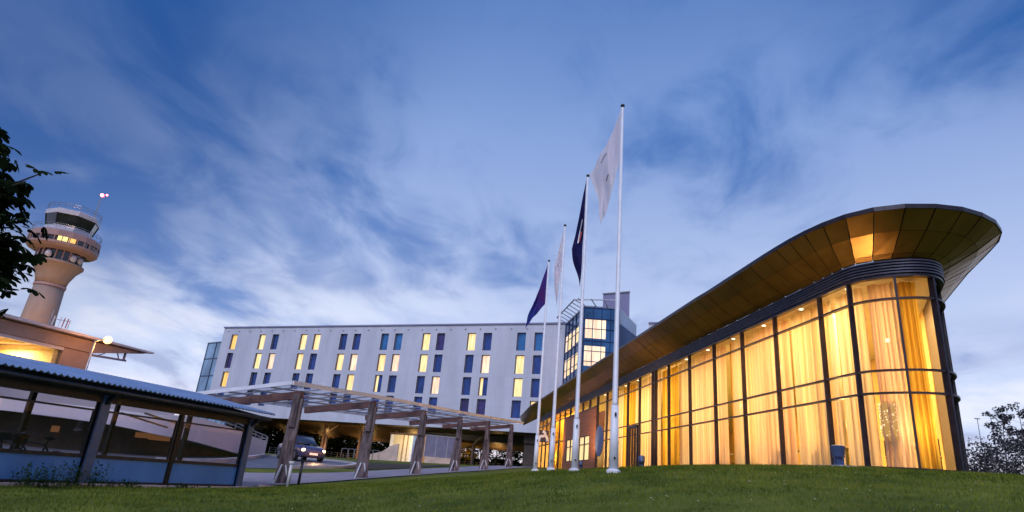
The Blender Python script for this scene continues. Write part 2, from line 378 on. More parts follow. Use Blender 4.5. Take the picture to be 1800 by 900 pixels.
    def build(s, name, m, parent=None, smooth=False, label=None):
        me = bpy.data.meshes.new(name); vs = s.v; r = parent
        while r is not None and r not in ROOTINV: r = r.parent
        if r is not None:
            mi = ROOTINV[r]; vs = [tuple(mi @ Vector(p)) for p in vs]
        me.from_pydata(vs, [], s.f); me.update()
        for mm in (m if isinstance(m, (list, tuple)) else [m]): me.materials.append(mm)
        if isinstance(m, (list, tuple)): me.polygons.foreach_set('material_index', s.mi)
        if smooth:
            for p in me.polygons: p.use_smooth = True
        o = bpy.data.objects.new(name, me); col.objects.link(o)
        if parent is not None: o.parent = parent
        if label: o['label'] = label
        return o
def bev(o, w_=.02, seg=2):
    b = o.modifiers.new('bevel', 'BEVEL'); b.width = w_; b.segments = seg; b.limit_method = 'ANGLE'; return o
def kids(o): return [c for c in bpy.data.objects if c.parent == o]
def copy_tree(o, parent=None, _k=None):
    c = o.copy(); col.objects.link(c); c.parent = parent
    for ch in (_k or kids)(o): copy_tree(ch, c)
    return c
def light(name, kind, loc, energy, color, size=.5, rot=None, parent=None, spot=None, size_y=None, target=None, blend=.6):
    l = bpy.data.lights.new(name, kind); l.energy = energy; l.color = color
    if kind == 'AREA':
        l.size = size
        if size_y: l.shape = 'RECTANGLE'; l.size_y = size_y
    else: l.shadow_soft_size = size
    if spot: l.spot_size = R(spot); l.spot_blend = blend
    o = bpy.data.objects.new(name, l); col.objects.link(o); o.location = loc
    if target is not None: o.rotation_euler = (Vector(target)-Vector(loc)).to_track_quat('-Z', 'Y').to_euler()
    elif rot: o.rotation_euler = rot
    return o
def pol(az, r, z=0): a = R(az); return (r*math.sin(a), r*math.cos(a), z)

# ------------------------------------------------------------------ frames of the place
HK, TK = .8, 1.15
HALL = FrameB((0, 0), -5.51, HK)                       # hall(s along, t to the right)
HOT = Frame((-46.7*TK, 102.35*TK), 113.24, TK)
TER = Frame((-37.9, 12.7), 18.5)
SH = Frame((-13.37, 4.47), 18.5)

# ------------------------------------------------------------------ terrain
ctrl = [(0, 0, -1.0), (-6, -12, -1.15), (12, -12, -.8), (-30, -10, -1.1), (30, -10, -.4),
        (*pol(-38, 15)[:2], -1.0), (*pol(-31.5, 18.6)[:2], -1.0), (*pol(-25.9, 20.1)[:2], -1.0), (*pol(-20.9, 22.2)[:2], -.98),
        (-7.3, 23.1, -.84), (-5.46, 27.5, -.52), (-3.9, 33.2, -.21), (-2.3, 38.9, .10), (-.64, 43.7, .39), (1.1, 49.1, .76),
        (*pol(10.5, 15.5)[:2], .33), (*pol(7.2, 19.9)[:2], .37), (*pol(5.1, 24.7)[:2], .43), (*pol(3.7, 29.35)[:2], .41),
        (*pol(20, 9)[:2], .02), (*pol(36, 10.5)[:2], .25),
        (*pol(-10, 10)[:2], -.75), (*pol(-4, 20)[:2], -.2),
        (*pol(-17, 40)[:2], -.15), (*pol(-27, 38)[:2], -.45), (*pol(-38, 36)[:2], -.6), (*pol(-17, 62)[:2], .25), (*pol(-35, 60)[:2], -.2),
        (*pol(-20, 109)[:2], .52), (*pol(-8.8, 106)[:2], .75), (*pol(-5, 98)[:2], 1.1), (*pol(2, 94)[:2], 1.5), (*pol(3, 72)[:2], 1.13), (*pol(-2, 65)[:2], .95),
        (*pol(-10, 60)[:2], .45), (*pol(-30, 150)[:2], .35), (*pol(-10, 150)[:2], .9), (*pol(8, 150)[:2], 1.6),
        (*pol(38, 21.6)[:2], 1.09), (*pol(41, 24)[:2], 1.14), (*pol(38, 32)[:2], 1.25), (*pol(40, 60)[:2], 1.5), (*pol(60, 40)[:2], 1.3), (*pol(35, 110)[:2], 1.5), (*pol(60, 120)[:2], 1.5),
        (*pol(-60, 60)[:2], -.5), (*pol(-60, 130)[:2], 0), (*pol(0, 190)[:2], 1.2), (*pol(40, 190)[:2], 1.5), (*pol(-40, 190)[:2], .3)]
for s_ in (21, 30, 40, 52, 66, 80, 92): ctrl.append((*HALL(s_, 14.9)[:2], (1.33 + .002*(s_-20))*HK))
for s_ in (24, 40, 60, 80): ctrl.append((*HALL(s_, 22)[:2], 1.36*HK))
ctrl += [(*HALL(18.9, 16)[:2], 1.31*HK), (*HALL(20, 19)[:2], 1.32*HK)]
CT = np.array(ctrl)
def _phi(r2): return np.where(r2 > 0, .5*r2*np.log(np.maximum(r2, 1e-12)), 0)
_n = len(CT); _A = np.zeros((_n+3, _n+3)); _xy = CT[:, :2]/50.
_A[:_n, :_n] = _phi(((_xy[:, None]-_xy[None])**2).sum(-1)) + np.eye(_n)*1e-4
_A[:_n, _n] = 1; _A[:_n, _n+1:] = _xy; _A[_n, :_n] = 1; _A[_n+1:, :_n] = _xy.T
_W = np.linalg.solve(_A, np.r_[CT[:, 2], 0, 0, 0])
def gz(x, y):
    x = np.atleast_1d(np.asarray(x, float)); y = np.atleast_1d(np.asarray(y, float))
    q = np.stack([x, y], -1)/50.; o = np.empty(len(q))
    for i in range(0, len(q), 20000):
        p = q[i:i+20000]; o[i:i+20000] = _phi(((p[:, None]-_xy[None])**2).sum(-1)) @ _W[:_n] + _W[_n] + p @ _W[_n+1:]
    rr = np.hypot(x, y); t = np.clip((rr-150)/60, 0, 1); t = t*t*(3-2*t)
    return o*(1-t) + 1.0*t
def g1(x, y): return float(gz(x, y)[0])
def ax_(lo, hi, step, lim):
    a = list(np.arange(lo, hi+1e-6, step)); s_ = step; v = hi
    while v < lim: s_ *= 1.22; v += s_; a.append(v)
    s_ = step; v = lo; b = []
    while v > -lim: s_ *= 1.22; v -= s_; b.append(v)
    return np.array(b[::-1] + a)
gx = ax_(-24, 34, .8, 3500); gy = ax_(-4, 66, .8, 3500)
GX, GY = np.meshgrid(gx, gy); GZ = gz(GX.ravel(), GY.ravel())
nv = len(gx)
me = bpy.data.meshes.new('lawn_ground')
me.from_pydata(np.stack([GX.ravel(), GY.ravel(), GZ], -1).tolist(), [], [(j*nv+i, j*nv+i+1, (j+1)*nv+i+1, (j+1)*nv+i) for j in range(len(gy)-1) for i in range(nv-1)])
me.materials.append(M['grass'])
for p in me.polygons: p.use_smooth = True
ground = bpy.data.objects.new('ground', me); col.objects.link(ground); tag(ground, kind='structure')

def resample(pl, n):
    P_ = np.array(pl, float); d = np.r_[0, np.cumsum(np.hypot(*np.diff(P_, axis=0).T))]; t = np.linspace(0, d[-1], n)
    return np.stack([np.interp(t, d, P_[:, k]) for k in range(P_.shape[1])], -1)
def catmull(pts, k=8, closed=False):
    P_ = [np.array(p, float) for p in pts]; n = len(P_); o = []
    for i in range(n if closed else n-1):
        p0 = P_[(i-1) % n] if closed or i > 0 else 2*P_[0]-P_[1]; p1 = P_[i]; p2 = P_[(i+1) % n]
        p3 = P_[(i+2) % n] if closed or i+2 < n else 2*P_[-1]-P_[-2]
        for j in range(k):
            t = j/k; o.append(.5*((2*p1) + (-p0+p2)*t + (2*p0-5*p1+4*p2-p3)*t*t + (-p0+3*p1-3*p2+p3)*t**3))
    if not closed: o.append(P_[-1])
    return [tuple(q) for q in o]
def drape(name, left, right, m, off, n=60, k=8, kind='structure'):
    A_ = resample(left, n); B_ = resample(right, n); g = np.array([A_ + (B_-A_)*j/k for j in range(k+1)])
    xs, ys = g[..., 0].ravel(), g[..., 1].ravel(); zs = gz(xs, ys) + off
    mb = MB(); mb.add(list(zip(xs.tolist(), ys.tolist(), zs.tolist())), [(j*n+i, j*n+i+1, (j+1)*n+i+1, (j+1)*n+i) for j in range(k) for i in range(n-1)])
    o = mb.build(name, m, smooth=True); return tag(o, kind=kind) if kind else o

# paved path along the canopy, the drive and its rounded end
pv_r = [(-14, 13), (-10.5, 18.5), (-6.9, 22.5), (-4.9, 27.2), (-3.2, 33), (-1.5, 38.7), (.4, 44), (2.6, 50), (5.5, 60), (7.5, 72)]
pv_l = [(-20, 17), (-15.5, 23), (-11, 28), (-8.2, 31), (-6.6, 35.0), (-5.0, 40.5), (-3.0, 46), (-.6, 52), (1.6, 61), (3.4, 73)]
drape('path', catmull(pv_l), catmull(pv_r), M['paving'], .035, 90, 8)
rd_r = [(-24, 14), (-19.2, 22), (-14.7, 28), (-10.6, 32.6), (-8.6, 35.8), (-8.4, 39.5), (-9.6, 43.5), (-12.5, 47), (-18, 50), (-30, 53), (-45, 55)]
rd_l = [(-34, 16), (-30, 25), (-26, 31), (-22, 35), (-20, 37), (-19, 38), (-20, 39), (-22, 40), (-26, 42), (-34, 44), (-46, 46)]
drape('road', catmull(rd_l), catmull(rd_r), M['road'], .02, 90, 10)
kb = catmull(rd_r[3:], 6)
mb = MB()
for p, q in zip(kb[:-1], kb[1:]): mb.bar((*p, g1(*p)+.06), (*q, g1(*q)+.06), .28, .16)
k_ = mb.build('kerb', M['kerb']); tag(k_, kind='structure')
# planting bed inside the kerb bend
drape('planting_soil', [(-8.2, 36), (-8.0, 39.5), (-9.2, 43.6), (-12, 47.6)], [(-6.9, 36.6), (-5.6, 41), (-4.2, 46), (-3.0, 51)], M['soil'], .03, 20, 6)

# ------------------------------------------------------------------ glazed hall
FZ, TC, TB, TA, GT, LT, EZ = 1.30, 3.86, 4.64, 7.2, 8.05, 8.56, 9.9
hall = thing('glass_hall', 'long glowing glass hall with golden curtains and a sweeping brass underside roof', 'building', HALL(22.7, 15, FZ), HALL.rz)
nose = catmull([(24.2, 15), (22.7, 15), (20.84, 15.02), (20.1, 15.3), (19.5, 15.85), (19.15, 16.5), (19.17, 17.1), (19.6, 17.68), (20.4, 18.25), (22.6, 19.7)], 8)[8:]
nose = [p for p in nose]
path = [(91, 15), (58, 15), (40, 15)] + [tuple(p) for p in nose]
def offpath(pl, d):
    o = []
    for i, p in enumerate(pl):
        a = pl[max(i-1, 0)]; b = pl[min(i+1, len(pl)-1)]; tx, ty = b[0]-a[0], b[1]-a[1]; l = math.hypot(tx, ty)
        # outward is away from the interior (towards smaller t on the straight)
        o.append((p[0] + ty/l*d, p[1] - tx/l*d)) if False else o.append((p[0] + (ty/l)*-d*-1 if False else p[0] - (-ty/l)*(-d), p[1] + (-tx/l)*(-d)*-1 if False else p[1] + (tx/l)*d))
    return o
# outward normal: path runs s-decreasing, t const -> tangent (-1,0); outward (0,-1)
def offpath(pl, d):
    o = []
    for i, p in enumerate(pl):
        a = pl[max(i-1, 0)]; b = pl[min(i+1, len(pl)-1)]; tx, ty = b[0]-a[0], b[1]-a[1]; l = math.hypot(tx, ty)
        o.append((p[0] - ty/l*d, p[1] + tx/l*d))
    return o
def band(mb, pl, z0, z1, d0, d1, f=HALL):
    A_ = offpath(pl, d0); B_ = offpath(pl, d1); n = len(pl)
    vs = [(x, y, z) for (L_, z) in ((A_, z0), (B_, z0), (B_, z1), (A_, z1)) for x, y in L_]
    fs = [(k*n+i, k*n+i+1, ((k+1) % 4)*n+i+1, ((k+1) % 4)*n+i) for k in range(4) for i in range(n-1)]
    fs += [(0, n, 2*n, 3*n), (n-1, 4*n-1, 3*n-1, 2*n-1)]
    return mb.add(vs, fs, f)
seg_near = [(58, 15)] + path[2:]
for z in (TC, TB, TA): band(MB(), seg_near, z-.034, z+.034, -.05, .10).build('transom', M['mullion'], hall)
for z in (TB, TA):
    band(MB(), [(91, 15), (73, 15)], z-.05, z+.05, -.05, .12).build('transom', M['mullion'], hall)
band(MB(), path, GT-.06, GT+.03, -.06, .15).build('head_rail', M['mullion'], hall)
band(MB(), [(91, 15), (73, 15)], FZ-.15, FZ+.12, -.05, .1).build('sill_rail', M['mullion'], hall)
band(MB(), seg_near, FZ-.25, FZ+.12, -.05, .12).build('sill_rail', M['mullion'], hall)
lv = MB()
band(lv, path, GT+.03, LT+.1, -.05, .06)
for i in range(5):
    z = GT+.07+i*.11; band(lv, path, z, z+.055, .06, .20)
lv.build('louvre_band', M['louvre'], hall)
def post(s_, t_, z0, z1, wd, dp, nrm):
    nx, ny = nrm; mb = MB(HALL); tx, ty = -ny, nx
    P4 = [(s_ + nx*a + tx*b, t_ + ny*a + ty*b) for a, b in ((-.06, -wd/2), (-.06, wd/2), (dp, wd/2), (dp, -wd/2))]
    return mb.prism(P4, z0, z1)
strait = [22.7, 26.2, 29.4, 32.7, 36.2, 39.7, 42.8, 45.7, 48.6, 51.7, 54.8, 58.0]
for s_ in strait:
    post(s_, 15, FZ-.2, GT, (.078 if s_ != 42.8 else .15), .13, (0, -1)).build('mullion', M['mullion'], hall)
post(42.15, 15, FZ-.2, GT, .12, .16, (0, -1)).build('mullion', M['mullion'], hall)
post(58.2, 15, FZ-.2, GT, .1, .12, (0, -1)).build('mullion', M['mullion'], hall)
for s_ in (73.1, 76.2, 79.2, 82.2, 85.2, 88.2, 91): post(s_, 15, FZ-.2, GT, .08, .12, (0, -1)).build('mullion', M['mullion'], hall)
for s_ in (61.1, 64.1, 67.1, 70.1): post(s_, 15, 7.1, GT, .14, .15, (0, -1)).build('mullion', M['mullion'], hall)
# mullions round the bend, seen from the camera at regular steps
def at_path(i): 
    a = path[max(i-1, 0)]; b = path[min(i+1, len(path)-1)]; tx, ty = b[0]-a[0], b[1]-a[1]; l = math.hypot(tx, ty); return path[i], (-ty/l, tx/l)
def nearest(s_, t_): return min(range(len(path)), key=lambda i: (path[i][0]-s_)**2 + (path[i][1]-t_)**2)
bend = [nearest(20.84, 15.02), nearest(19.5, 15.85), nearest(19.15, 16.95), nearest(20.4, 18.25), len(path)-1]
for i in bend:
    p, nr = at_path(i); post(p[0], p[1], FZ-.2, GT, .08, .13, nr).build('mullion', M['mullion'], hall)
# panes: one mesh per bay and height
def pane(pl, z0, z1):
    n = len(pl); mb = MB(HALL)
    mb.add([(x, y, z) for z in (z0, z1) for x, y in pl], [(i, n+i, n+i+1, i+1) for i in range(n-1)])
    return mb.build('glass_pane', M['glass_hall'], hall)
edges = sorted(strait, reverse=True)
lv_near = [FZ+.12, TC-.055, TC+.055, TB-.055, TB+.055, TA-.055, TA+.055, GT-.06]
for a, b in zip(edges[:-1], edges[1:]):
    for k in range(0, 8, 2): pane([(a-.08, 15), (b+.08, 15)], lv_near[k], lv_near[k+1])
for a, b in zip([nearest(22.7, 15)] + bend[:-1], bend):
    for k in range(0, 8, 2): pane(path[a:b+1], lv_near[k], lv_near[k+1])
for a, b in ((91, 88.2), (88.2, 85.2), (85.2, 82.2), (82.2, 79.2), (79.2, 76.2), (76.2, 73.1)):
    for z0, z1 in ((FZ+.12, TB-.05), (TB+.05, TA-.05), (TA+.05, GT-.06)): pane([(a-.07, 15), (b+.07, 15)], z0, z1)
for a, b in ((73, 70.1), (70.1, 67.1), (67.1, 64.1), (64.1, 61.1), (61.1, 58)): pane([(a-.07, 15), (b+.07, 15)], 7.12, GT-.06)
# entrance door frames in one bay
for s_ in (45.6, 48.5):
    pass
dr_ = MB(HALL)
for s_ in (45.95, 46.55, 47.2, 47.85, 48.4): dr_.box(s_-.05, s_+.05, 14.83, 14.98, FZ, TB-.1)
dr_.box(45.9, 48.45, 14.82, 14.98, TB-.28, TB-.1)
dr_.build('door', M['mullion'], hall)
# timber panel wall with a ribbon window in it
wp = MB(HALL)
for a, b, z0, z1 in ((58.25, 60.6, FZ-.3, 7.1), (71.4, 73.05, FZ-.3, 7.1), (60.6, 71.4, FZ-.3, 2.25), (60.6, 71.4, 4.6, 7.1)):
    k = int((z1-z0)/.16)+1
    for i in range(k):
        za = z0 + (z1-z0)*i/k; zb = z0 + (z1-z0)*(i+1)/k; wp.box(a, b, 14.84 + .008*((i*7) % 3), 15.05, za+.006, zb-.006)
wp.box(58.25, 73.0, 14.9, 15.1, 2.0, 2.2) if False else None
wp.build('timber_wall', M['wood_wall'], hall)
band(MB(), [(73.1, 15), (58.2, 15)], 7.02, 7.12, -.05, .2).build('transom', M['mullion'], hall)
wf = MB(HALL)
for s_ in (60.64, 62.8, 65.0, 67.1, 69.3, 71.36): wf.box(s_-.05, s_+.05, 14.86, 14.98, 2.25, 4.6)
for z in (2.25, 3.75, 4.52): wf.box(60.6, 71.4, 14.87, 14.97, z, z+.08)
wn = wf.build('window', M['mullion'], hall)
MB(HALL).box(60.6, 71.4, 14.99, 15.0, 2.25, 4.6).build('pane', M['lit_a'], wn)
# round blue disc fixed to the glass
dm = MB(HALL); n_ = 40
dm.add([(56.4 + 1.36*math.cos(2*math.pi*i/n_), y, 3.85 + 1.36*math.sin(2*math.pi*i/n_)) for y in (14.72, 14.78) for i in range(n_)],
       [tuple(range(n_)), tuple(range(2*n_-1, n_-1, -1))] + [(i, n_+i, n_+(i+1) % n_, (i+1) % n_) for i in range(n_)])
for a in (-1, 1): dm.bar((56.4+a*.8, 14.78, 3.85), (56.4+a*.8, 15, 3.85), .06)
dsk = dm.build('disc_sign', M['disc']); tag(dsk, 'round blue disc mounted on the glass beside the timber wall', 'sign')

# interior: floor, ceiling, far wall, columns, doors
poly = [(91, 15.2)] + offpath(path[1:], -.15) + [(27, 22.5), (45, 29), (91, 42)]
MB(HALL).prism(poly, FZ-.28, FZ+.02).build('floor', M['hall_floor'], hall)
MB(HALL).prism(poly, GT+.02, GT+.1).build('ceiling', M['cream'], hall)
wl = MB(HALL)
fp = [(22.6, 19.7), (27, 22.5), (45, 29), (91, 42)]
for a, b in zip(fp[:-1], fp[1:]): wl.bar((*a, (FZ+GT)/2), (*b, (FZ+GT)/2), .3, (GT-FZ)*HK)
wl.box(90.9, 91.1, 15, 42, FZ-.2, GT)
wl.build('far_wall', M['gold_wall'], hall)
for s_, t_ in ((24.5, 16.6), (32.7, 16.8), (41, 16.8), (49.5, 16.8), (58, 16.8), (66, 16.8), (75, 16.8), (83, 16.8)):
    MB(HALL).lathe([(.2, FZ), (.2, GT)], 14, s_, t_).build('column', M['cream'], hall, smooth=True)
# timber clad inner wall and lit desk zone at the far entrance
MB(HALL).box(79.4, 90.6, 17.2, 17.5, 4.8, GT).build('inner_wall', M['orange_wall'], hall)
MB(HALL).box(60, 73, 16.2, 16.3, FZ, 7.0).build('inner_wall', M['cream'], hall)

# roof: ribbed brass soffit strips between the wall head and a thin flying edge
outer_nose = catmull([(24, 13.2), (22.7, 13.22), (21.3, 13.3), (20.0, 13.5), (18.75, 13.95), (17.9, 14.7), (17.45, 15.7), (17.33, 16.9), (17.6, 18.05), (18.15, 19.1), (18.95, 19.9), (20.2, 20.6), (22.6, 21.8)], 6)[6:]
def by_len(pl, n): return [tuple(p) for p in resample(pl, n)]
inner_nose = offpath(by_len(path[nearest(22.7, 15):], 60), .16)
NN = 17
ins = by_len([p for p in inner_nose], NN); outs = by_len(outer_nose, NN)
inn, outl = [], []
s_ = 107.
while s_ > 23.5:
    o_t = 13.15 + max(0, (s_-90))*.055 if s_ > 90 else 13.15 + .05*(s_ < 30)
    inn.append((s_, 14.84)); outl.append((s_ - .0, o_t)); s_ -= 1.16 if s_ < 75 else 2.3
inn += ins; outl += outs
inn += [(30, 24.2), (45, 29.6), (70, 36.5), (107, 46)]; outl += [(29, 25.4), (44.5, 31.4), (69, 38.4), (107, 48)]
brs = {0: MB(HALL), 1: MB(HALL), 2: MB(HALL)}
def lerp(a, b, t): return tuple(a[i] + (b[i]-a[i])*t for i in range(len(a)))
r3 = random.Random(3)
for i in range(len(inn)-1):
    q = [(*inn[i], LT+.08), (*inn[i+1], LT+.08), (*outl[i+1], EZ-.04), (*outl[i], EZ-.04)]
    wdt = math.dist(q[2], q[3])
    g = min(.35, .022/max(wdt, .3))
    def pt(u, v, dz=0):
        a = lerp(q[0], q[1], u); b = lerp(q[3], q[2], u); p = lerp(a, b, v); return (p[0], p[1], p[2] + dz)
    t1, t2, tw = r3.uniform(-.009, .009), r3.uniform(-.009, .009), r3.uniform(-.015, .015)
    straight_ = i < len(inn) - NN - 5
    kind = 0
    mb = brs[kind]
    for v0, v1, kk in ((.0, .15, 0), (.157, .62, tw), (.626, 1., -tw)):
        sag0 = -.10*math.sin(math.pi*v0); sag1 = -.10*math.sin(math.pi*v1)
        mb.add([pt(g, v0, sag0+t1), pt(1-g, v0, sag0+t2), pt(1-g, v1, sag1+t2+kk), pt(g, v1, sag1+t1)], [(0, 3, 2, 1)])
brs[0].build('soffit', M['brass'], hall)
# backing above the panels, edge fascia and shallow top
bk = MB(HALL); n_ = len(inn)
vs = [(*p, LT+.14) for p in inn] + [(*p, EZ+.02) for p in outl] + [(*p, EZ+.10) for p in outl]
cen = [(max(20.5, p[0]+.6), 17.6 if p[0] < 60 else 20, EZ+.75 + .0*p[0]) for p in inn]
cen = [((a[0]*.6+b[0]*.4) if False else min(105, a[0]+1.2), a[1]*.35 + 18*.65 if i < n_-NN-4 else a[1]*.5+17.5*.5, EZ+.7) for i, (a, b) in enumerate(zip(inn, outl))]
vs += cen
fs = []
for i in range(n_-1):
    fs += [(i, i+1, n_+i+1, n_+i), (n_+i, n_+i+1, 2*n_+i+1, 2*n_+i), (2*n_+i, 2*n_+i+1, 3*n_+i+1, 3*n_+i)]
bk.add(vs, fs)
bk.build('roof', M['roof_top'], hall)
ed = MB(HALL)
pts = [(*p, EZ+.03) for p in outl]
for a, b in zip(pts[:-1], pts[1:]): ed.bar(a, b, .05, .13)
ed.build('fascia', M['mullion'], hall)

# curtains hanging a little behind the glass, one per bay
def curtain(pl, m, label, amp=.12, fold=.24, z0=FZ+.05, z1=GT-.02, inset=-.62, seed=0):
    rr = random.Random(seed); L_ = sum(math.dist(a, b) for a, b in zip(pl[:-1], pl[1:])); n = max(8, int(L_/.045))
    base = [tuple(p) for p in resample(pl, n)]; ph = rr.uniform(0, 6); offs = []
    for i in range(n):
        d = i*L_/n; offs.append(amp*(.6*math.sin(2*math.pi*d/fold+ph) + .4*math.sin(2*math.pi*d/(fold*1.63)+ph*2) + .35*math.sin(2*math.pi*d/(fold*4.3)+ph)))
    mb = MB(HALL); zs = [z0, z0+1.5, z0+3.6, z1]
    for k, z in enumerate(zs):
        sp = 1.15 - .2*k/3
        bb = []
        for i, p in enumerate(base):
            a = base[max(i-1, 0)]; b = base[min(i+1, n-1)]; tx, ty = b[0]-a[0], b[1]-a[1]; l = math.hypot(tx, ty)
            d = inset + offs[i]*sp; bb.append((p[0] - ty/l*d, p[1] + tx/l*d, z))
        mb.v += [HALL(*p) for p in bb]
    mb.f = [(k*n+i, (k+1)*n+i, (k+1)*n+i+1, k*n+i+1) for k in range(len(zs)-1) for i in range(n-1)]; mb.mi = [0]*len(mb.f)
    o = mb.build('curtain', m, smooth=True); return tag(o, label, 'curtain', 'curtains behind the hall glass')
ordn = ['first', 'second', 'third', 'fourth', 'fifth', 'sixth', 'seventh', 'eighth', 'ninth', 'tenth', 'eleventh']
cm = ['ivory', 'peach', 'ivory', 'peach', 'ivory', 'gold', 'peach', 'ivory', 'gold', 'ivory', 'ivory']
asc = sorted(strait)
gaps = [(.3, .1), (.08, .08), (.1, .8), (.08, .08), (.08, .5), (.08, .08), (.3, .08), (.08, .08), (.1, .1), (.05, .05), (.05, .05)]
for i, (a, b) in enumerate(zip(asc[:-1], asc[1:])):
    ga, gb = gaps[i]
    curtain([(b-gb, 15), (a+ga, 15)], M['curtain_'+cm[i]], f'tall {cm[i]} curtain filling the {ordn[i]} straight glass bay from the rounded corner', seed=i)
    if gb > .45 or ga > .45:     # a bunched golden drape beside the opening
        s0, s1 = ((b-gb, b-gb+.55) if gb > .45 else (a+ga-.5, a+ga))
        curtain([(s1, 15.12), (s0, 15.12)], M['curtain_gold'], f'narrow bunched golden drape beside the curtain of the {ordn[i]} straight glass bay', amp=.13, fold=.15, seed=40+i)
i0, i1, i2, i3 = nearest(22.7, 15), nearest(20.84, 15.02), nearest(19.5, 15.85), nearest(19.15, 16.95)
curtain(path[i0+1:i1], M['curtain_ivory'], 'ivory curtain in the narrow glass bay just before the rounded corner', seed=21)
curtain(path[i1+1:i2], M['curtain_peach'], 'peach curtain in the curved glass bay nearest the bright white flagpole', seed=22, inset=-.7)
curtain(path[i2+1:i3+1], M['curtain_gold'], 'deep golden curtain in the outermost curved glass bay at the right', seed=23, inset=-.7)
curtain([(84.5, 15.3), (73.6, 15.3)], M['curtain_gold'], 'yellow curtain beyond the timber wall near the far entrance', seed=31)

# added dark liner so the curtainless outermost glass reads dark, and small downlights along the ceiling edge
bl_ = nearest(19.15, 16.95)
tag(band(MB(), path[bl_+1:], FZ, GT, -.16, -.12).build('added_dark_liner', M['furn_dark']), 'added dark liner darkening the outermost glass edge of the rounded corner', 'dark liner')
for s_ in np.arange(21.4, 58, 3.24):
    MB(HALL).lathe([(.09, GT-.02), (.09, GT+.0)], 10, float(s_), 15.34).build('downlight', M['downlight'], hall)
# furniture and lamps seen through the glass
def pendant(s_, t_, z, i):
    p = HALL(s_, t_, z)
    o = thing('pendant_lamp', f'small glowing pendant lamp hanging over the {["front dining tables", "second row of tables", "middle of the hall", "bar side of the hall", "rounded corner lounge", "entrance side of the hall"][i]}', 'lamp', p, 0, 'pendant lamps in the hall')
    MB().tube([(p[0], p[1], p[2]+.1), (p[0], p[1], GT*HK)], .012, 5).build('cord', M['black_metal'], o)
    MB().ball(p, .06, 12).build('shade', M['bulb_warm'], o, smooth=True)
for i, (s_, t_, z) in enumerate(((38.1, 17.4, 5.1), (34.2, 17.2, 5.0), (29.5, 17.0, 6.4), (26.8, 17.6, 6.9), (21.2, 16.6, 6.1), (45, 18, 5.4))): pendant(s_, t_, z, i)
def table_set(s_, t_, i):
    g = 'tables set inside the hall'; z = FZ*HK+.02
    where = ['beside the rounded corner', 'in the first straight bay', 'in the second straight bay', 'in the third straight bay', 'in the fourth straight bay', 'in the sixth straight bay'][i]
    p = (*HALL(s_, t_)[:2], z); o = thing('round_table', f'small clothed round table behind the glass {where}', 'table', p, 0, g)
    MB().lathe([(.42, z+.72), (.45, z+.75), (.45, z+.77), (.0+.01, z+.775)], 20, p[0], p[1]).build('tabletop', M['table_cloth'], o)
    MB().lathe([(.25, z), (.25, z+.03), (.04, z+.06), (.04, z+.72)], 12, p[0], p[1]).build('pedestal', M['furn_dark'], o)
    for k, a in enumerate((.5, 2.6)):
        q = (*HALL(s_ + .95*math.cos(a), t_ + .6*math.sin(a))[:2], z); f = rotf(a+HALL.rz, q[0], q[1], z)
        c = thing('dining_chair', f'dark dining chair {"left" if k else "right"} of the clothed table {where}', 'chair', q, 0, 'dining chairs inside the hall')
        MB(f).box(-.22, .22, -.22, .22, .43, .48).build('seat', M['furn_dark'], c)
        MB(f).box(.18, .22, -.21, .21, .5, .95).build('backrest', M['furn_dark'], c)
        for x, y in ((-.19, -.19), (.19, -.19), (-.19, .19), (.19, .19)): MB(f).box(x-.02, x+.02, y-.02, y+.02, 0, .43).build('leg', M['furn_dark'], c)
for i, (s_, t_) in enumerate(((21.4, 16.9), (24.6, 16.4), (27.8, 16.3), (31, 16.5), (34.4, 16.4), (41, 16.5))): table_set(s_, t_, i)
# lattice lantern standing near the bend
lp = HALL(20.75, 16.0, FZ); lt = thing('lattice_lantern', 'tall pierced lantern glowing behind the glass at the rounded corner', 'lantern', lp)
ls = MB(); rr = random.Random(5)
for k in range(170):
    a = rr.uniform(0, 6.28); z = rr.uniform(.95, 1.85); rad = .275; ls.ball((lp[0]+rad*math.cos(a), lp[1]+rad*math.sin(a), lp[2]+z), rr.uniform(.012, .024), 6)
ls.build('light_holes', M['bulb_lens'], lt)
MB().lathe([(.20, lp[2]+.82), (.265, lp[2]+1.0), (.27, lp[2]+1.8), (.2, lp[2]+1.93)], 18, lp[0], lp[1]).build('lantern_body', M['lantern_glow'], lt, smooth=True)
MB().lathe([(.2, lp[2]), (.18, lp[2]+.04), (.025, lp[2]+.08), (.025, lp[2]+.84)], 12, lp[0], lp[1]).build('stand', M['furn_dark'], lt, smooth=True)
WARM = (1., .62, .22)
for s_, t_, wx, wy, e in ((22.6, 17.4, 1.8, 1.6, 170), (26.5, 18, 5, 3, 420), (33.5, 19, 6, 4, 560), (41, 19.5, 7, 4, 650), (50, 19.5, 8, 4, 1250), (80, 17.6, 14, 2.6, 2600), (66, 18.5, 14, 3, 900)):
    light('ceiling_glow', 'AREA', HALL(s_, t_, GT-.12), e*1.2, WARM, wx*HK, (0, 0, HALL.rz), size_y=wy*HK)
for s_, t_, z, e in ((20.6, 16.9, 2.8, 60), (24.8, 17.2, 3.2, 95), (30, 17.6, 3.2, 120), (36, 17.8, 3.2, 140), (43, 18, 3.2, 160), (51, 18, 3.2, 330), (57, 17.5, 3.2, 200), (82, 16.6, 3.2, 260), (76, 16.6, 3.2, 160), (88, 16.6, 3.2, 160)):
    light('table_glow', 'POINT', HALL(s_, t_, z), e*1.1, WARM, .1)

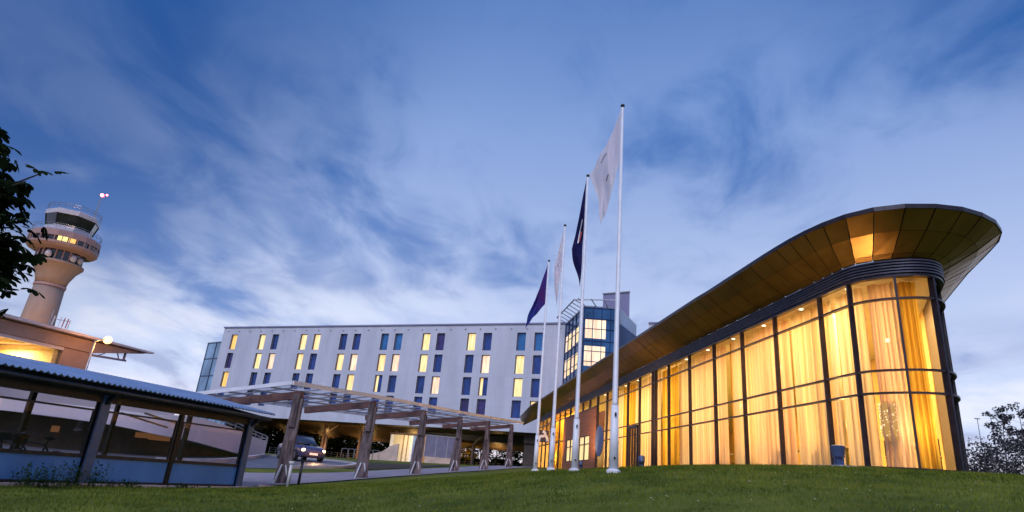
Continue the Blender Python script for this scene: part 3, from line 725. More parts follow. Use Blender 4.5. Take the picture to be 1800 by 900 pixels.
# projecting sign with a white stroke on black, near the far entrance
sp_ = HALL(82.1, 14.95, 4.9)
sg = thing('blade_sign', 'small black projecting sign with a white swoosh near the far entrance', 'sign', sp_)
def hs(y, z): return (82.1, 14.9-y, z)
MB(HALL).box(82.04, 82.10, 13.3, 14.75, 4.75, 6.25).build('panel', M['ink'], sg)
sw = MB(HALL)
crv = catmull([(1.38, 4.85), (1.25, 5.3), (1.0, 5.52), (.72, 5.5), (.55, 5.75), (.62, 6.0), (.9, 6.1)], 6)
crv2 = catmull([(.62, 5.7), (.38, 5.5), (.25, 5.2), (.22, 4.9)], 6)
for c_ in (crv, crv2):
    for a, b in zip(c_[:-1], c_[1:]): sw.bar((82.0, 14.8-a[0]*.98, a[1]), (82.0, 14.8-b[0]*.98, b[1]), .26, .04, up_=(HALL.x[0], HALL.x[1], 0))
sw.build('swoosh', M['ink_white'], sg)
MB(HALL).bar((82.07, 15, 5.5), (82.07, 14.7, 5.5), .08).build('bracket', M['black_metal'], sg)

# ------------------------------------------------------------------ hotel
hot = thing('hotel', 'long pale five storey hotel raised over the drive with paired tall windows', 'building', HOT(29, 8, .8), HOT.rz)
HL, HZ0, HZ1, HD = 59.4, 5.62, 19.62, 17.5
cols_ = [(.0, ' LPLD', 1.95), (1, ' LLDD', 7.9), (2, ' BpDD', 10.62), (3, ' LLDD', 16.2), (4, ' LBDD', 18.78), (5, ' BLDD', 23.78), (6, ' BpLD', 26.22), (7, ' CLHD', 31.1),
         (8, ' CpBD', 33.45), (9, ' LLBD', 38.05), (10, ' PDpD', 40.4), (11, ' LBBP', 45.2), (12, ' DpHP', 47.65), (13, ' CLLD', 52.6), (14, ' CDDL', 55.1)]
rowz = [(16.05, 18.5), (12.98, 15.45), (10.0, 12.4), (7.3, 9.55)]
xs = sorted({0., HL} | {c[2] for c in cols_} | {c[2]+1.26 for c in cols_}); zs = sorted({HZ0, HZ1} | {z for r_ in rowz for z in r_})
holes = {(c[2], r_[0]) for c in cols_ for r_ in rowz}
fac = MB(HOT); RV = .34
for i in range(len(xs)-1):
    for j in range(len(zs)-1):
        if (xs[i], zs[j]) in holes: continue
        fac.add([(xs[i], 0, zs[j]), (xs[i+1], 0, zs[j]), (xs[i+1], 0, zs[j+1]), (xs[i], 0, zs[j+1])], [(0, 1, 2, 3)])
# ends, back, roof and underside edge
fac.add([(0, 0, HZ0), (0, 0, HZ1), (0, HD, HZ1), (0, HD, HZ0)], [(0, 1, 2, 3)])
fac.add([(0, HD, HZ0), (0, HD, HZ1), (HL, HD, HZ1), (HL, HD, HZ0)], [(0, 1, 2, 3)])
fac.add([(HL, 0, HZ0), (HL, HD, HZ0), (HL, HD, HZ1), (HL, 0, HZ1)], [(0, 1, 2, 3)])
fac.build('wall', M['cladding'], hot)
MB(HOT).box(-.12, HL+.05, -.14, HD, HZ1, HZ1+.2).build('roof_coping', M['lavender_wall'], hot)
cr = MB(HOT)
for i in range(26): cr.box(1+i*2.3, 1.18+i*2.3, -.1, 0, 18.98, 19.12)
cr.build('roof_bracket', M['grey_paint'], hot)
pm = {'L': 'lit_a', 'p': 'lit_b', 'D': 'dark_pane_a', 'B': 'dark_pane_a', 'C': 'dark_pane_b', 'P': 'dark_pane_c'}
r4 = random.Random(11)
for ci, code, u in cols_:
    for ri, (z0, z1) in enumerate(rowz):
        ch = code[ri+1]; w_ = 1.26; fr_ = MB(HOT)
        # reveal + slim frame set back in the opening
        fr_.add([(u, 0, z0), (u+w_, 0, z0), (u+w_, 0, z1), (u, 0, z1), (u, RV, z0), (u+w_, RV, z0), (u+w_, RV, z1), (u, RV, z1)], [(0, 4, 5, 1), (1, 5, 6, 2), (2, 6, 7, 3), (3, 7, 4, 0)])
        for a in (u, u+w_-.07): fr_.box(a, a+.07, RV-.06, RV+.02, z0, z1)
        for a in (z0, z1-.07): fr_.box(u+.07, u+w_-.07, RV-.06, RV+.02, a, a+.07)
        o = fr_.build('window', M['reveal'], hot)
        if ci == 0 and ch == 'L': mm = 'lit_c'
        elif ch == 'H': mm = 'dark_pane_a'
        else: mm = pm[ch]
        x0 = u+.07; x1 = u+w_-.07
        if ch == 'H':
            MB(HOT).add([(x0, RV-.01, z0+.07), (x0+.38, RV-.01, z0+.07), (x0+.38, RV-.01, z1-.07), (x0, RV-.01, z1-.07)], [(0, 1, 2, 3)]).build('curtain', M['lit_a'], o); x0 += .39
        MB(HOT).add([(x0, RV-.01, z0+.07), (x1, RV-.01, z0+.07), (x1, RV-.01, z1-.07), (x0, RV-.01, z1-.07)], [(0, 1, 2, 3)]).build('pane', M[mm], o)
# underside: flat and then curving down to the back, warm washed
sf = MB(HOT); prof = [(0, HZ0), (.0, HZ0-.02), (7, HZ0-.02), (10, HZ0-.15), (13, HZ0-.5), (15.5, HZ0-.95), (17.5, HZ0-1.35), (17.5, HZ0-1.6), (17.9, HZ0-1.6), (17.9, HZ0)]
n_ = len(prof); sf.add([(x, y, z) for x in (0, HL+12) for y, z in prof], [(i, n_+i, n_+i+1, i+1) for i in range(n_-1)])
sf.build('underside', M['soffit_under'], hot)
# columns with a slanting upper arm
for u, y, arm in ((16.9, 9, 0), (19.9, 6, 1), (23.9, 9, 0), (31.0, 8, 0), (44.5, 7, 1), (51.5, 9, 0), (10.2, 8, 0), (56.5, 6, 0)):
    z = g1(*HOT(u, y)[:2])/TK; c_ = MB(HOT).lathe([(.25, z), (.22, HZ0-.3 if not arm else 4.1)], 14, u, y)
    if arm: c_.tube([(u, y, 3.9), (u+.6, y-.2, 4.7), (u+2.2, y-.6, HZ0-.1)], [.22, .19, .15], 10)
    c_.build('column', M['orange_wall'], hot, smooth=True)
# set back wall pieces at ground level
MB(HOT).box(41.5, 52.5, 14.0, 14.3, .6, 5.2).build('back_wall', M['brown_wall'], hot) if False else None
MB(HOT).box(54.2, 60.5, 1.5, 1.8, .9, 4.4).build('board_wall', M['brown_wall'], hot)
MB(HOT).box(54.2, 66.5, 1.2, 9, 4.4, HZ0-.03).build('canopy_block', M['brown_wall'], hot)
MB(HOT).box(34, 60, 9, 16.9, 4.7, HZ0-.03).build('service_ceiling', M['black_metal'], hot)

# striped pavilion under the hotel
pv = thing('striped_pavilion', 'low pavilion of cream, ochre and blue vertical panels under the hotel', 'building', HOT(36, 5, .75), HOT.rz)
u = 32.6; i = 0
for w_, mm in ((.55, 'stripe_c'), (1.55, 'stripe_b'), (.22, 'stripe_e'), (.5, 'stripe_a'), (.16, 'stripe_e'), (.4, 'stripe_a'), (.4, 'stripe_c'), (.65, 'stripe_d'), (.26, 'stripe_c'), (.5, 'stripe_e'), (1.1, 'stripe_e')):
    MB(HOT).box(u, u+w_-.02, 4+.03*(i % 2), 4.4, g1(*HOT(u, 4)[:2])/TK-.1, 4.6).build('wall_panel', M[mm], pv); u += w_; i += 1
MB(HOT).box(32.5, 39.3, 3.85, 8, 4.6, 4.85).build('roof', M['brown_wall'], pv)
MB(HOT).box(32.8, 39.1, 4.4, 7.8, .6, 4.6).build('body', M['brown_wall'], pv)

# glass stair at the far left end
lg = thing('glass_stair_tower', 'teal glazed stair block at the left end of the hotel', 'building', HOT(-6, 11, .5), HOT.rz)
tp = [(-11.9, 8), (-.05, 5), (-.05, 15), (-11.9, 15)]
MB(HOT).prism(tp, .3, 18.9).build('glazing', M['teal_glass'], lg)
fr_ = MB(HOT)
for z in (3.5, 6.6, 9.7, 12.8, 15.9, 18.85): fr_.bar((-11.95, 7.95, z), (-.1, 4.95, z), .14, .16)
for i in range(5): x = -11.9+i*2.9; fr_.bar((x, 7.93-(x+11.9)*.253, .4), (x, 7.93-(x+11.9)*.253, 18.9), .1)
fr_.build('frame', M['deep_glass'], lg)

# glazed corner tower with lit rooms, and the plain lift core behind it
gt = thing('glazed_corner_tower', 'blue glass corner tower with two lit rooms and steel sunshade on its roof', 'building', HOT(64, -2, .9), HOT.rz)
gp = [(59.4, -.05), (64.05, -8), (67.9, -6.6), (68.3, 1.5), (59.5, 1.6)]
MB(HOT).prism(gp, 5.0, 19.6).build('glazing', M['blue_glass'], gt)
def facegrid(p, q, z0, z1, nx, zlist, name, wdt=.09):
    mb = MB(HOT); dx, dy = q[0]-p[0], q[1]-p[1]; l = math.hypot(dx, dy); nx_, ny_ = dy/l*.05, -dx/l*.05
    for i in range(nx+1):
        t = i/nx; x, y = p[0]+dx*t+nx_, p[1]+dy*t+ny_; mb.bar((x, y, z0), (x, y, z1), wdt, wdt)
    for z in zlist: mb.bar((p[0]+nx_, p[1]+ny_, z), (q[0]+nx_, q[1]+ny_, z), wdt, wdt)
    return mb
fz = [6.2, 7.6, 9.1, 10.4, 11.8, 13.2, 14.4, 15.6, 17.0, 18.2, 19.5]
facegrid(gp[0], gp[1], 5.2, 19.6, 5, fz, '').build('mullion_grid', M['deep_glass'], gt)
facegrid(gp[1], gp[2], 5.2, 19.6, 4, fz, '').build('mullion_grid', M['deep_glass'], gt)
def litpane(p, q, t0, t1, z0, z1, mm, name='lit_window'):
    dx, dy = q[0]-p[0], q[1]-p[1]; l = math.hypot(dx, dy); nx_, ny_ = dy/l*.02, -dx/l*.02
    a = (p[0]+dx*t0+nx_, p[1]+dy*t0+ny_); b = (p[0]+dx*t1+nx_, p[1]+dy*t1+ny_)
    MB(HOT).add([(*a, z0), (*b, z0), (*b, z1), (*a, z1)], [(0, 1, 2, 3)]).build(name, M[mm], gt)
for z0, z1 in ((15.9, 18.1), (12.7, 15.0)):
    litpane(gp[1], gp[2], .04, .25, z0, z1, 'lit_b'); litpane(gp[1], gp[2], .26, .62, z0, z1, 'lit_room')
    for k, (a, b, m_) in enumerate(((.05, .2, 'lit_b'), (.22, .4, 'lit_a'), (.45, .6, 'lit_b'), (.64, .8, 'lit_a'))): litpane(gp[0], gp[1], a, b, z0-.3+.1*k, z1-.4, m_)
litpane(gp[0], gp[1], .4, .55, 9.3, 10.2, 'lit_b'); litpane(gp[0], gp[1], .05, .18, 9.3, 10.2, 'lit_a')
ss = MB(HOT)
for t in [i/7 for i in range(8)]:
    x, y = gp[0][0] + (gp[1][0]-gp[0][0])*t, gp[0][1] + (gp[1][1]-gp[0][1])*t
    ss.bar((x, y, 19.7), (x-1.15, y-.5, 20.35), .1, .12)
ss.bar((gp[0][0]-1.15, gp[0][1]-.5, 20.35), (gp[1][0]-1.15, gp[1][1]-.5, 20.35), .14, .14)
ss.bar((gp[1][0]-1.15, gp[1][1]-.5, 20.35), (gp[2][0]-.2, gp[2][1]-1.2, 20.35), .14, .14)
for t in (0, .33, .66, 1): ss.bar((gp[1][0]+3.85*t, gp[1][1]+1.4*t, 19.7), (gp[1][0]+3.85*t-.5*(1-t), gp[1][1]+1.4*t-1.1, 20.3), .1, .1)
ss.build('sunshade', M['steel'], gt)
cp = MB(HOT).prism([(p[0], p[1]) for p in gp], 19.6, 19.75); cp.build('roof_edge', M['steel'], gt)
lc = thing('lift_core', 'plain lavender windowless lift core rising above the glass corner tower', 'building', HOT(68, 2, 1), HOT.rz)
MB(HOT).prism([(64.6, -1.6), (68.1, -2.1), (66.8, 4), (64.4, 4)], 1, lambda x, y: 23.1 if y < 3 else 22.6).build('wall', M['lavender_wall'], lc)
jt = MB(HOT)
for z in (19.9, 16.7, 13.5): jt.bar((64.58, -1.63, z), (68.13, -2.14, z), .06, .08)
jt.bar((64.55, -1.66, 23.1), (68.15, -2.17, 23.1), .14, .16)
jt.build('joint', M['grey_paint'], lc)
rw = thing('east_wing', 'pale wing of the hotel seen above the hall roof right of the lift core', 'building', HOT(82, 5, 1), HOT.rz)
MB(HOT).box(70.1, 100, 0, 12, 1, 19.5).build('wall', M['white_wall'], rw)
for u in (72.4, 79.6, 87): 
    o = MB(HOT).box(u-.06, u+1.36, -.06, .02, 16.0, 18.56).build('window', M['reveal'], rw); MB(HOT).box(u, u+1.3, -.09, -.062, 16.06, 18.5).build('pane', M['dark_pane_a'], o)
MB(HOT).box(70.1, 100.1, -.12, 12, 19.5, 19.7).build('roof_coping', M['lavender_wall'], rw)

# warm lamps washing the underside and its columns
for u in (2, 11, 20, 29): light('underside_wash', 'AREA', HOT(u, 16.4, 2.6), 200, (1, .56, .18), 1.2, (math.pi, 0, 0))
for u in (44, 52, 60): light('underside_wash', 'AREA', HOT(u, 16.8, 2.8), 120, (1, .56, .18), 1.2, (math.pi, 0, 0))
light('pavilion_wash', 'AREA', HOT(36, .6, 4.9), 380, (1, .78, .5), 6, size_y=.6, target=HOT(36, 4, 2.2))
light('column_wash', 'SPOT', HOT(18.5, 2, 1), 1300, (1, .52, .16), .3, target=HOT(19, 8, 4), spot=110)
light('column_wash', 'SPOT', HOT(26, 3, 1), 800, (1, .52, .16), .3, target=HOT(26, 9, 3.5), spot=120)

# ------------------------------------------------------------------ timber canopy over the path
pier = [(-7.3, 23.1, -.82), (-5.46, 27.5, -.51), (-3.9, 33.2, -.2), (-2.3, 38.9, .11), (-.64, 43.7, .4), (1.1, 49.1, .76)]
aaz = math.atan2(8.4, 26.0); AX = (math.sin(aaz), math.cos(aaz)); LX = (-AX[1], AX[0])
cnp = thing('path_canopy', 'long glass roofed canopy on six weathered timber posts beside the path', 'canopy', (pier[2][0], pier[2][1], pier[2][2]), 0)
rk = random.Random(4)
for k, (x, y, z) in enumerate(pier):
    mb = MB(); h = 3.05
    def leafp(dx, w0, w1, th, seed):
        r_ = random.Random(seed); pts = []; n = 7
        for i in range(n): t = i/(n-1); pts.append((x + dx*(1-t) + .03*math.sin(t*5+seed) + LX[0]*(-.06*t), y - dx*.3 + LX[1]*(-.06*t), z-.05 + (h-.1)*t))
        for i in range(n-1):
            t = i/(n-1); mb.bar(pts[i], (pts[i+1][0], pts[i+1][1], pts[i+1][2]+.01), w0+(w1-w0)*t+r_.uniform(-.012, .012), th)
    leafp(-.17, .19, .20, .30, k+1); leafp(.15, .15, .17, .26, k+9)
    mb.bar((x, y, z+1.9), (x, y, z+h), .46, .22)
    o = mb.build('post', M['timber'], cnp)
    ft = MB(); ft.bar((x-.26, y-.05, z-.06), (x-.06, y-.12, z+.62), .07, .05); ft.bar((x+.24, y-.05, z-.06), (x+.06, y-.12, z+.62), .07, .05)
    ft.box(x-.32, x+.3, y-.2, y+.2, z-.08, z-.02); ft.build('shoe', M['white_paint'], o)
    # beam falling away to the left
    zt = z+h-.02; L_ = 3.3
    MB().bar((x + LX[0]*-.15, y + LX[1]*-.15, zt+.02), (x + LX[0]*L_, y + LX[1]*L_, zt-.42), .16, .26).build('beam', M['timber_beam'], cnp)
def canp(t, l, dz=0):     # t metres along the canopy from the first post, l metres to the left
    base = pier[0]; L_ = t; tt = max(-.3, min(1.15, t/27.3)); zz_ = np.interp(t, [-3, 0, 4.8, 10.7, 16.6, 21.7, 27.4, 32], [-1.0, -.82, -.51, -.2, .11, .4, .76, 1.0])
    return (base[0] + AX[0]*t + LX[0]*l, base[1] + AX[1]*t + LX[1]*l, float(zz_) + 3.30 - l*.14 + dz)
T0, T1, LO, RI = -1.25, 28.6, 3.7, -.55
fe = MB()
ts = list(np.linspace(T0, T1, 14))
for a, b in zip(ts[:-1], ts[1:]):
    fe.bar(canp(a, RI), canp(b, RI), .10, .15); fe.bar(canp(a, LO), canp(b, LO), .08, .1)
fe.bar(canp(T0, RI), canp(T0, LO), .08, .13); fe.bar(canp(T1, RI), canp(T1, LO), .08, .13)
fe.build('edge_frame', M['white_paint'], cnp)
pu_ = MB()
for l in (.3, 1.15, 2.0, 2.85):
    for a, b in zip(ts[:-1], ts[1:]): pu_.bar(canp(a, l, -.07), canp(b, l, -.07), .03, .06)
pu_.build('purlin', M['grey_paint'], cnp)
rf = MB(); gs = list(np.arange(T0+.06, T1, 1.17))
for a, b in zip(gs[:-1], gs[1:]): rf.add([canp(a, RI+.05), canp(b-.04, RI+.05), canp(b-.04, LO-.05), canp(a, LO-.05)], [(0, 1, 2, 3)])
rf.build('glass_roof', M['glass_roof'], cnp)
br_ = MB()
for a in gs[::1]: br_.bar(canp(a-.02, RI, .02), canp(a-.02, LO, .02), .035, .05)
br_.build('glazing_bar', M['steel'], cnp)

# ------------------------------------------------------------------ shelter at the left
sh = thing('cycle_shelter', 'dark steel shelter with corrugated blue roof and blue lower panels', 'shelter', SH(12, .9, -1.02), SH.rz)
SG = lambda x, y=0: g1(*SH(x, y)[:2])
X0, X1 = 3.0, 17.25
# corrugated roof, low at the front and rising to the back
ro = MB(SH); pit = .152; nn = int((X1+.5-X0)/pit*4); vs = []; D_ = 3.3
for k, (y, z) in enumerate(((-.45, 1.34), (D_-.45, 1.34+D_*.165))):
    for i in range(nn+1):
        x = X0 + (X1+.5-X0)*i/nn; vs.append((x, y, z + .028*math.sin(2*math.pi*(x/pit))))
ro.add(vs, [(i, i+1, nn+2+i, nn+1+i) for i in range(nn)])
o = ro.build('roof', M['blue_roof'], sh, smooth=True); sm = o.modifiers.new('thick', 'SOLIDIFY'); sm.thickness = .012
for y, z in ((-.40, 1.17), (2.7, 1.66)): MB(SH).tube([(X0, y, z), (X1+.35, y, z)], .06, 10).build('gutter', M['dark_metal'], sh, smooth=True)
MB(SH).box(X0, X1+.2, -.1, .06, .92, 1.24).build('head_beam', M['black_metal'], sh)
MB(SH).box(X0, X1+.2, 2.35, 2.5, 1.2, 1.58).build('head_beam', M['black_metal'], sh)
for i in range(9):
    x = X0+.3+i*1.72; MB(SH).bar((x, -.38, 1.16), (x, 2.75, 1.68), .06, .14).build('rafter', M['black_metal'], sh)
for x in (6.6, 11.82, 17.14):
    z = SG(x)-.1
    mb = MB(SH); mb.box(x-.11, x+.11, .05, .10, z, 1.1); mb.box(x-.02, x+.02, -.05, .05, z, 1.1)
    mb.bar((x, 0, .85), (x, -.36, 1.16), .08, .12)
    mb.build('post', M['dark_metal'], sh); MB(SH).box(x-.12, x+.12, -.11, -.055, z, 1.1).build('post_flange', M['post_face'], sh)
    z2 = SG(x, 2.4)-.1; MB(SH).box(x-.06, x+.06, 2.36, 2.48, z2, 1.5).build('post', M['black_metal'], sh)
for x in (9.2, 14.33):
    z = SG(x)-.1; MB(SH).box(x-.055, x+.055, -.055, .055, z, 1.1).build('post', M['black_metal'], sh)
    z2 = SG(x, 2.4)-.1; MB(SH).box(x-.05, x+.05, 2.36, 2.46, z2, 1.5).build('post', M['black_metal'], sh)
bays = [(3.2, 6.45), (6.75, 9.1), (9.3, 11.66), (11.98, 14.24), (14.42, 17.0)]
for a, b in bays:
    p_ = MB(SH).box(a, b, -.012, .012, -.88, -.36).build('lower_panel', M['blue_panel'], sh)
    MB(SH).add([(a+.05, 0, -.27), (b-.05, 0, -.27), (b-.05, 0, .70), (a+.05, 0, .70)], [(0, 1, 2, 3)]).build('glass_pane', M['glass_shelter'], sh)
    f_ = MB(SH); f_.box(a, b, -.04, .04, -.36, -.28); f_.box(a, b, -.04, .04, -.95, -.88); f_.box(a, b, -.025, .025, .70, .745)
    for x in (a, b-.045): f_.box(x, x+.045, -.03, .03, -.28, .70)
    f_.build('rail_frame', M['dark_metal'], sh)
# rear glazing of the end bay with a slanting rail
MB(SH).bar((15.2, 2.3, .95), (17.0, 2.3, .72), .05, .05).build('rear_rail', M['steel'], sh)
MB(SH).bar((14.4, 2.3, .86), (16.2, 2.3, .62), .05, .05).build('rear_rail', M['steel'], sh)
drape('shelter_paving', [SH(2, -.15)[:2], SH(19, -.15)[:2]], [SH(2, 3.2)[:2], SH(19, 3.2)[:2]], M['paving'], .05, 40, 6)
slab = MB(SH)
for a in np.arange(3, 18.2, 1.0): slab.box(a, a+.98, -.32, -.10, SG(a)-.1, SG(a)+.07)
tag(slab.build('kerb', M['timber_pale']), kind='structure')

def bicycle(x, y, rz, label):
    z = g1(*SH(x, y)[:2])+.06; p = SH(x, y, z); f = rotf(rz+SH.rz, *p); o = thing('bicycle', label, 'bicycle', p, 0, 'bicycles parked in the shelter')
    for wx in (-.53, .53):
        mb = MB(f); c = [(wx+.33*math.cos(t), 0, .35+.33*math.sin(t)) for t in [2*math.pi*i/20 for i in range(21)]]; mb.tube(c, .02, 6); w_ = mb.build('wheel', M['rubber'], o)
        sp2 = MB(f)
        for i in range(10): t = math.pi*2*i/10; sp2.tube([(wx, 0, .35), (wx+.32*math.cos(t), 0, .35+.32*math.sin(t))], .004, 4)
        sp2.build('spokes', M['steel'], w_)
    fr_ = MB(f)
    for a, b in (((-.53, 0, .35), (-.08, 0, .32)), ((-.08, 0, .32), (.38, 0, .72)), ((-.2, 0, .80), (.38, 0, .84)), ((-.08, 0, .32), (-.22, 0, .92)), ((-.53, 0, .35), (-.2, 0, .78)), ((.53, 0, .35), (.34, 0, 1.0))): fr_.tube([a, b], .02, 6)
    fr_.build('frame', M['dark_metal'], o)
    MB(f).ball((-.24, 0, .96), .13, 10, (1.1, .65, .35)).build('saddle', M['rubber'], o)
    MB(f).tube([(.28, -.3, 1.02), (.36, -.12, 1.05), (.36, .12, 1.05), (.28, .3, 1.02)], .016, 6).build('handlebar', M['steel'], o)
    bk_ = MB(f).box(.5, .82, -.18, .18, .78, 1.0); bk_.build('basket', M['black_metal'], o)
bicycle(10.7, 1.1, 1.3, 'black bicycle with basket, left of two in the second shelter bay')
bicycle(11.5, 1.25, 1.75, 'black bicycle with basket, closer to the wide steel post')

# ------------------------------------------------------------------ white curved ramp behind the shelter
rp_ = thing('curved_ramp', 'white curved concrete ramp wall sweeping up behind the shelter', 'ramp', pol(-24, 39, -.4))
cr_ = catmull([(*pol(-42, 42)[:2], 1.55, 1.0), (*pol(-38, 38.5)[:2], 1.62, 1.05), (*pol(-31.3, 37)[:2], 1.58, .90), (*pol(-27.6, 37)[:2], 1.58, .62), (*pol(-25.2, 38)[:2], 1.70, .50),
              (*pol(-22.3, 40.5)[:2], 1.45, .18), (*pol(-20.3, 44)[:2], 1.12, -.08), (*pol(-19.35, 48)[:2], 1.0, -.12), (*pol(-19.6, 53)[:2], 1.0, -.1), (*pol(-21.5, 58)[:2], 1.05, 0)], 7)
def wallstrip(mb, pts, th):
    n = len(pts); A_ = [(p[0], p[1]) for p in pts]; B_ = offpath(A_, -th) if False else offpath(A_, th)
    vs = [(a[0], a[1], p[3]) for a, p in zip(A_, pts)] + [(a[0], a[1], p[2]) for a, p in zip(A_, pts)] + [(b[0], b[1], p[2]) for b, p in zip(B_, pts)] + [(b[0], b[1], p[3]) for b, p in zip(B_, pts)]
    mb.add(vs, [(k*n+i, ((k+1) % 4)*n+i, ((k+1) % 4)*n+i+1, k*n+i+1) for k in range(4) for i in range(n-1)] + [(0, n, 2*n, 3*n), (n-1, 4*n-1, 3*n-1, 2*n-1)])
    return mb
wallstrip(MB(), cr_, .25).build('parapet', M['white_wall'], rp_, smooth=False)
dk_ = MB(); A_ = [(p[0], p[1]) for p in cr_]; B_ = offpath(A_, 3.2); n_ = len(A_)
dk_.add([(*a, p[3]+.05) for a, p in zip(A_, cr_)] + [(*b, p[3]+.05) for b, p in zip(B_, cr_)], [(i, n_+i, n_+i+1, i+1) for i in range(n_-1)])
dk_.build('deck', M['concrete'], rp_)
up_ = [(*pol(a_, 47)[:2], 3.1, .9) for a_ in (-44, -38, -32, -26.6)]
wallstrip(MB(), up_, .3).build('upper_wall', M['lavender_pale'], rp_)
rl = MB(); top = [(p[0], p[1], p[2]) for p in cr_[30:]]
for dz in (.16, .34): rl.tube([(x, y, z+dz) for x, y, z in top], .028, 6)
for p in top[::3]: rl.tube([p, (p[0], p[1], p[2]+.36)], .025, 6)
rl.build('railing', M['steel'], rp_)
lo_ = MB(); base_ = [(p[0]*1.05, p[1]*1.05, p[3]+.02, g1(p[0]*1.05, p[1]*1.05)-.2) for p in cr_[:52]]
wallstrip(lo_, base_, .3).build('under_wall', M['brown_wall'], rp_)
for i_, (az, r_, z0, z1, w_) in enumerate(((-27.2, 38.6, .35, .62, 1.0), (-28.3, 38.3, .4, .66, .8), (-34, 39.2, .3, .6, .35))):
    p = pol(az, r_, 0); f = rotf(-R(az), p[0], p[1], 0); MB(f).box(-w_/2, w_/2, -.05, .05, z0, z1).build('lit_slot', M['dim_slot'], rp_)
mb = MB()
ks = [(*pol(a, r_)[:2], 0, 0) for a, r_ in ((-27, 34), (-23.6, 34.8), (-21.2, 37.4), (-19.9, 41), (-19.2, 45))]
ks = [(x, y, g1(x, y)+.22, g1(x, y)-.1) for x, y, _, _ in catmull(ks, 6)]
tag(wallstrip(mb, ks, .22).build('kerb', M['kerb']), kind='structure')

# ------------------------------------------------------------------ terminal building with flying roof
tm = thing('terminal_building', 'terracotta and white terminal block with wide flat roof and yellow lit deck opening', 'building', TER(20, 5, 0), TER.rz)
rfz = MB(TER); rfz.prism([(-30, -.0), (36.4, -.0), (32.5, 14), (-30, 14)], lambda x, y: 6.50 if x < 33 else 6.60, lambda x, y: 7.0 if x < 33 else 6.72)
rfz.build('roof', M['terminal_fascia'], tm)
MB(TER).prism([(-30, .5), (31.9, .5), (35.8, .25), (32.2, 12), (-30, 12)], lambda x, y: 5.72 if x < 33 else 6.55, 6.49).build('eaves_soffit', M['orange_wall'], tm)
for b in ((-30, 2.0, 0, .6, 5.7), (29.95, 31.9, 0, .6, 5.7), (2.0, 29.95, 0, .6, 4.2)):
    MB(TER).box(b[0], b[1], b[3], 12, b[2]-.5, b[4]).build('wall', M['orange_wall'], tm)
MB(TER).box(2, 29.95, .6, 1.0, 5.5, 5.71).build('lintel', M['terminal_fascia'], tm)
MB(TER).box(2, 29.95, 8.5, 9, 4.2, 5.71).build('back_wall', M['garage_in'], tm)
MB(TER).box(29.6, 29.94, .9, 8.5, 4.21, 5.70).build('side_wall', M['garage_in'], tm)
for x in (5.5, 12, 18.5, 24.5): MB(TER).box(x-.2, x+.2, 3, 3.4, 4.2, 5.71).build('column', M['garage_in'], tm)
gb = MB(TER)
for x in np.arange(3, 29.5, 1.9): gb.box(x, x+.14, 1.2, 8.4, 5.48, 5.69)
gb.build('ceiling_joist', M['garage_in'], tm)
tr_ = MB(TER); tr_.bar((31.9, .8, 5.62), (34.9, .8, 5.78), .12, .14); tr_.bar((34.7, .8, 5.72), (34.7, .8, 6.5), .12, .12); tr_.bar((33.9, .8, 6.5), (34.3, .8, 5.75), .06, .06); tr_.bar((32.6, .8, 5.7), (33.1, .8, 5.95), .05, .05)
tr_.build('truss', M['lavender_wall'], tm)
for y in (2, 5.5): light('garage_light', 'AREA', TER(14, y, 5.4), 1500, (1, .80, .16), 24, (0, 0, TER.rz), size_y=1.0)
light('garage_light', 'AREA', TER(28, 4, 5.4), 700, (1, .82, .40), 2.5, (0, 0, TER.rz))
an = thing('roof_antenna', 'cluster of slim red and white roof antennas left of the glowing street lamp', 'antenna', TER(29.2, 1.2, 7.0))
for x, h, mm in ((28.66, .9, 'steel'), (28.85, .55, 'white_paint'), (29.3, .62, 'white_paint'), (29.55, .6, 'red_paint'), (29.8, .6, 'red_paint'), (29.95, .55, 'white_paint')):
    MB(TER).bar((x, .9, 6.95), (x+.05, .9, 7.0+h), .045).build('rod', M[mm], an)
MB(TER).bar((27.9, .9, 7.3), (30, .9, 7.45), .03).build('stay', M['steel'], an)

# street lamp with the bright sodium head, in front of the terminal
lx, ly = TER(30.2, -1.6)[:2]; lz = g1(lx, ly)
lo = thing('street_lamp', 'tall street lamp with blazing orange head in front of the terminal', 'street lamp', (lx, ly, lz))
MB().tube([(lx, ly, lz-.1), (lx, ly, 6.25)], [.09, .05], 10).build('pole', M['steel'], lo, smooth=True)
MB().tube([(lx, ly, 6.2), (lx+.12, ly+.35, 6.42), (lx+.2, ly+.8, 6.5)], .04, 8).build('arm', M['steel'], lo, smooth=True)
MB().ball((lx+.22, ly+.9, 6.5), .26, 20).build('lamp_head', M['bulb_orange'], lo, smooth=True)
light('street_glow', 'POINT', (lx+.1, ly+.3, 6.15), 150, (1, .40, .08), .25)

# ------------------------------------------------------------------ control tower
TX, TY, _ = pol(-37.15, 150)
tz = 0.
tw = thing('control_tower', 'airport control tower with ringed decks, dark cab and red beacon', 'tower', (TX, TY, tz))
def lat(name, prof, m, n=16, smooth=False, parent=None):
    mb = MB(); mb.lathe([(r_, z) for r_, z in prof], n, TX, TY); return mb.build(name, M[m], parent or tw, smooth)
lat('shaft', [(4.2, 0), (3.3, 14), (2.8, 22), (2.6, 28.0)], 'tower_concrete', 24, True)
lat('shaft_collar', [(2.75, 27.9), (2.75, 28.4)], 'tower_panel', 24)
lat('shaft_head', [(2.6, 28.4), (2.85, 29.6), (3.6, 31.3), (4.4, 32.3), (4.55, 32.4), (4.55, 32.8)], 'tower_concrete', 24, True)
lat('service_deck', [(3.9, 32.8), (3.9, 34.9)], 'tower_glass', 12)
lat('lower_ring', [(4.5, 34.9), (5.7, 35.2), (6.2, 35.7), (6.2, 36.1)], 'tower_panel', 16)
lat('window_band', [(5.95, 36.1), (5.95, 37.1)], 'tower_glass', 16)
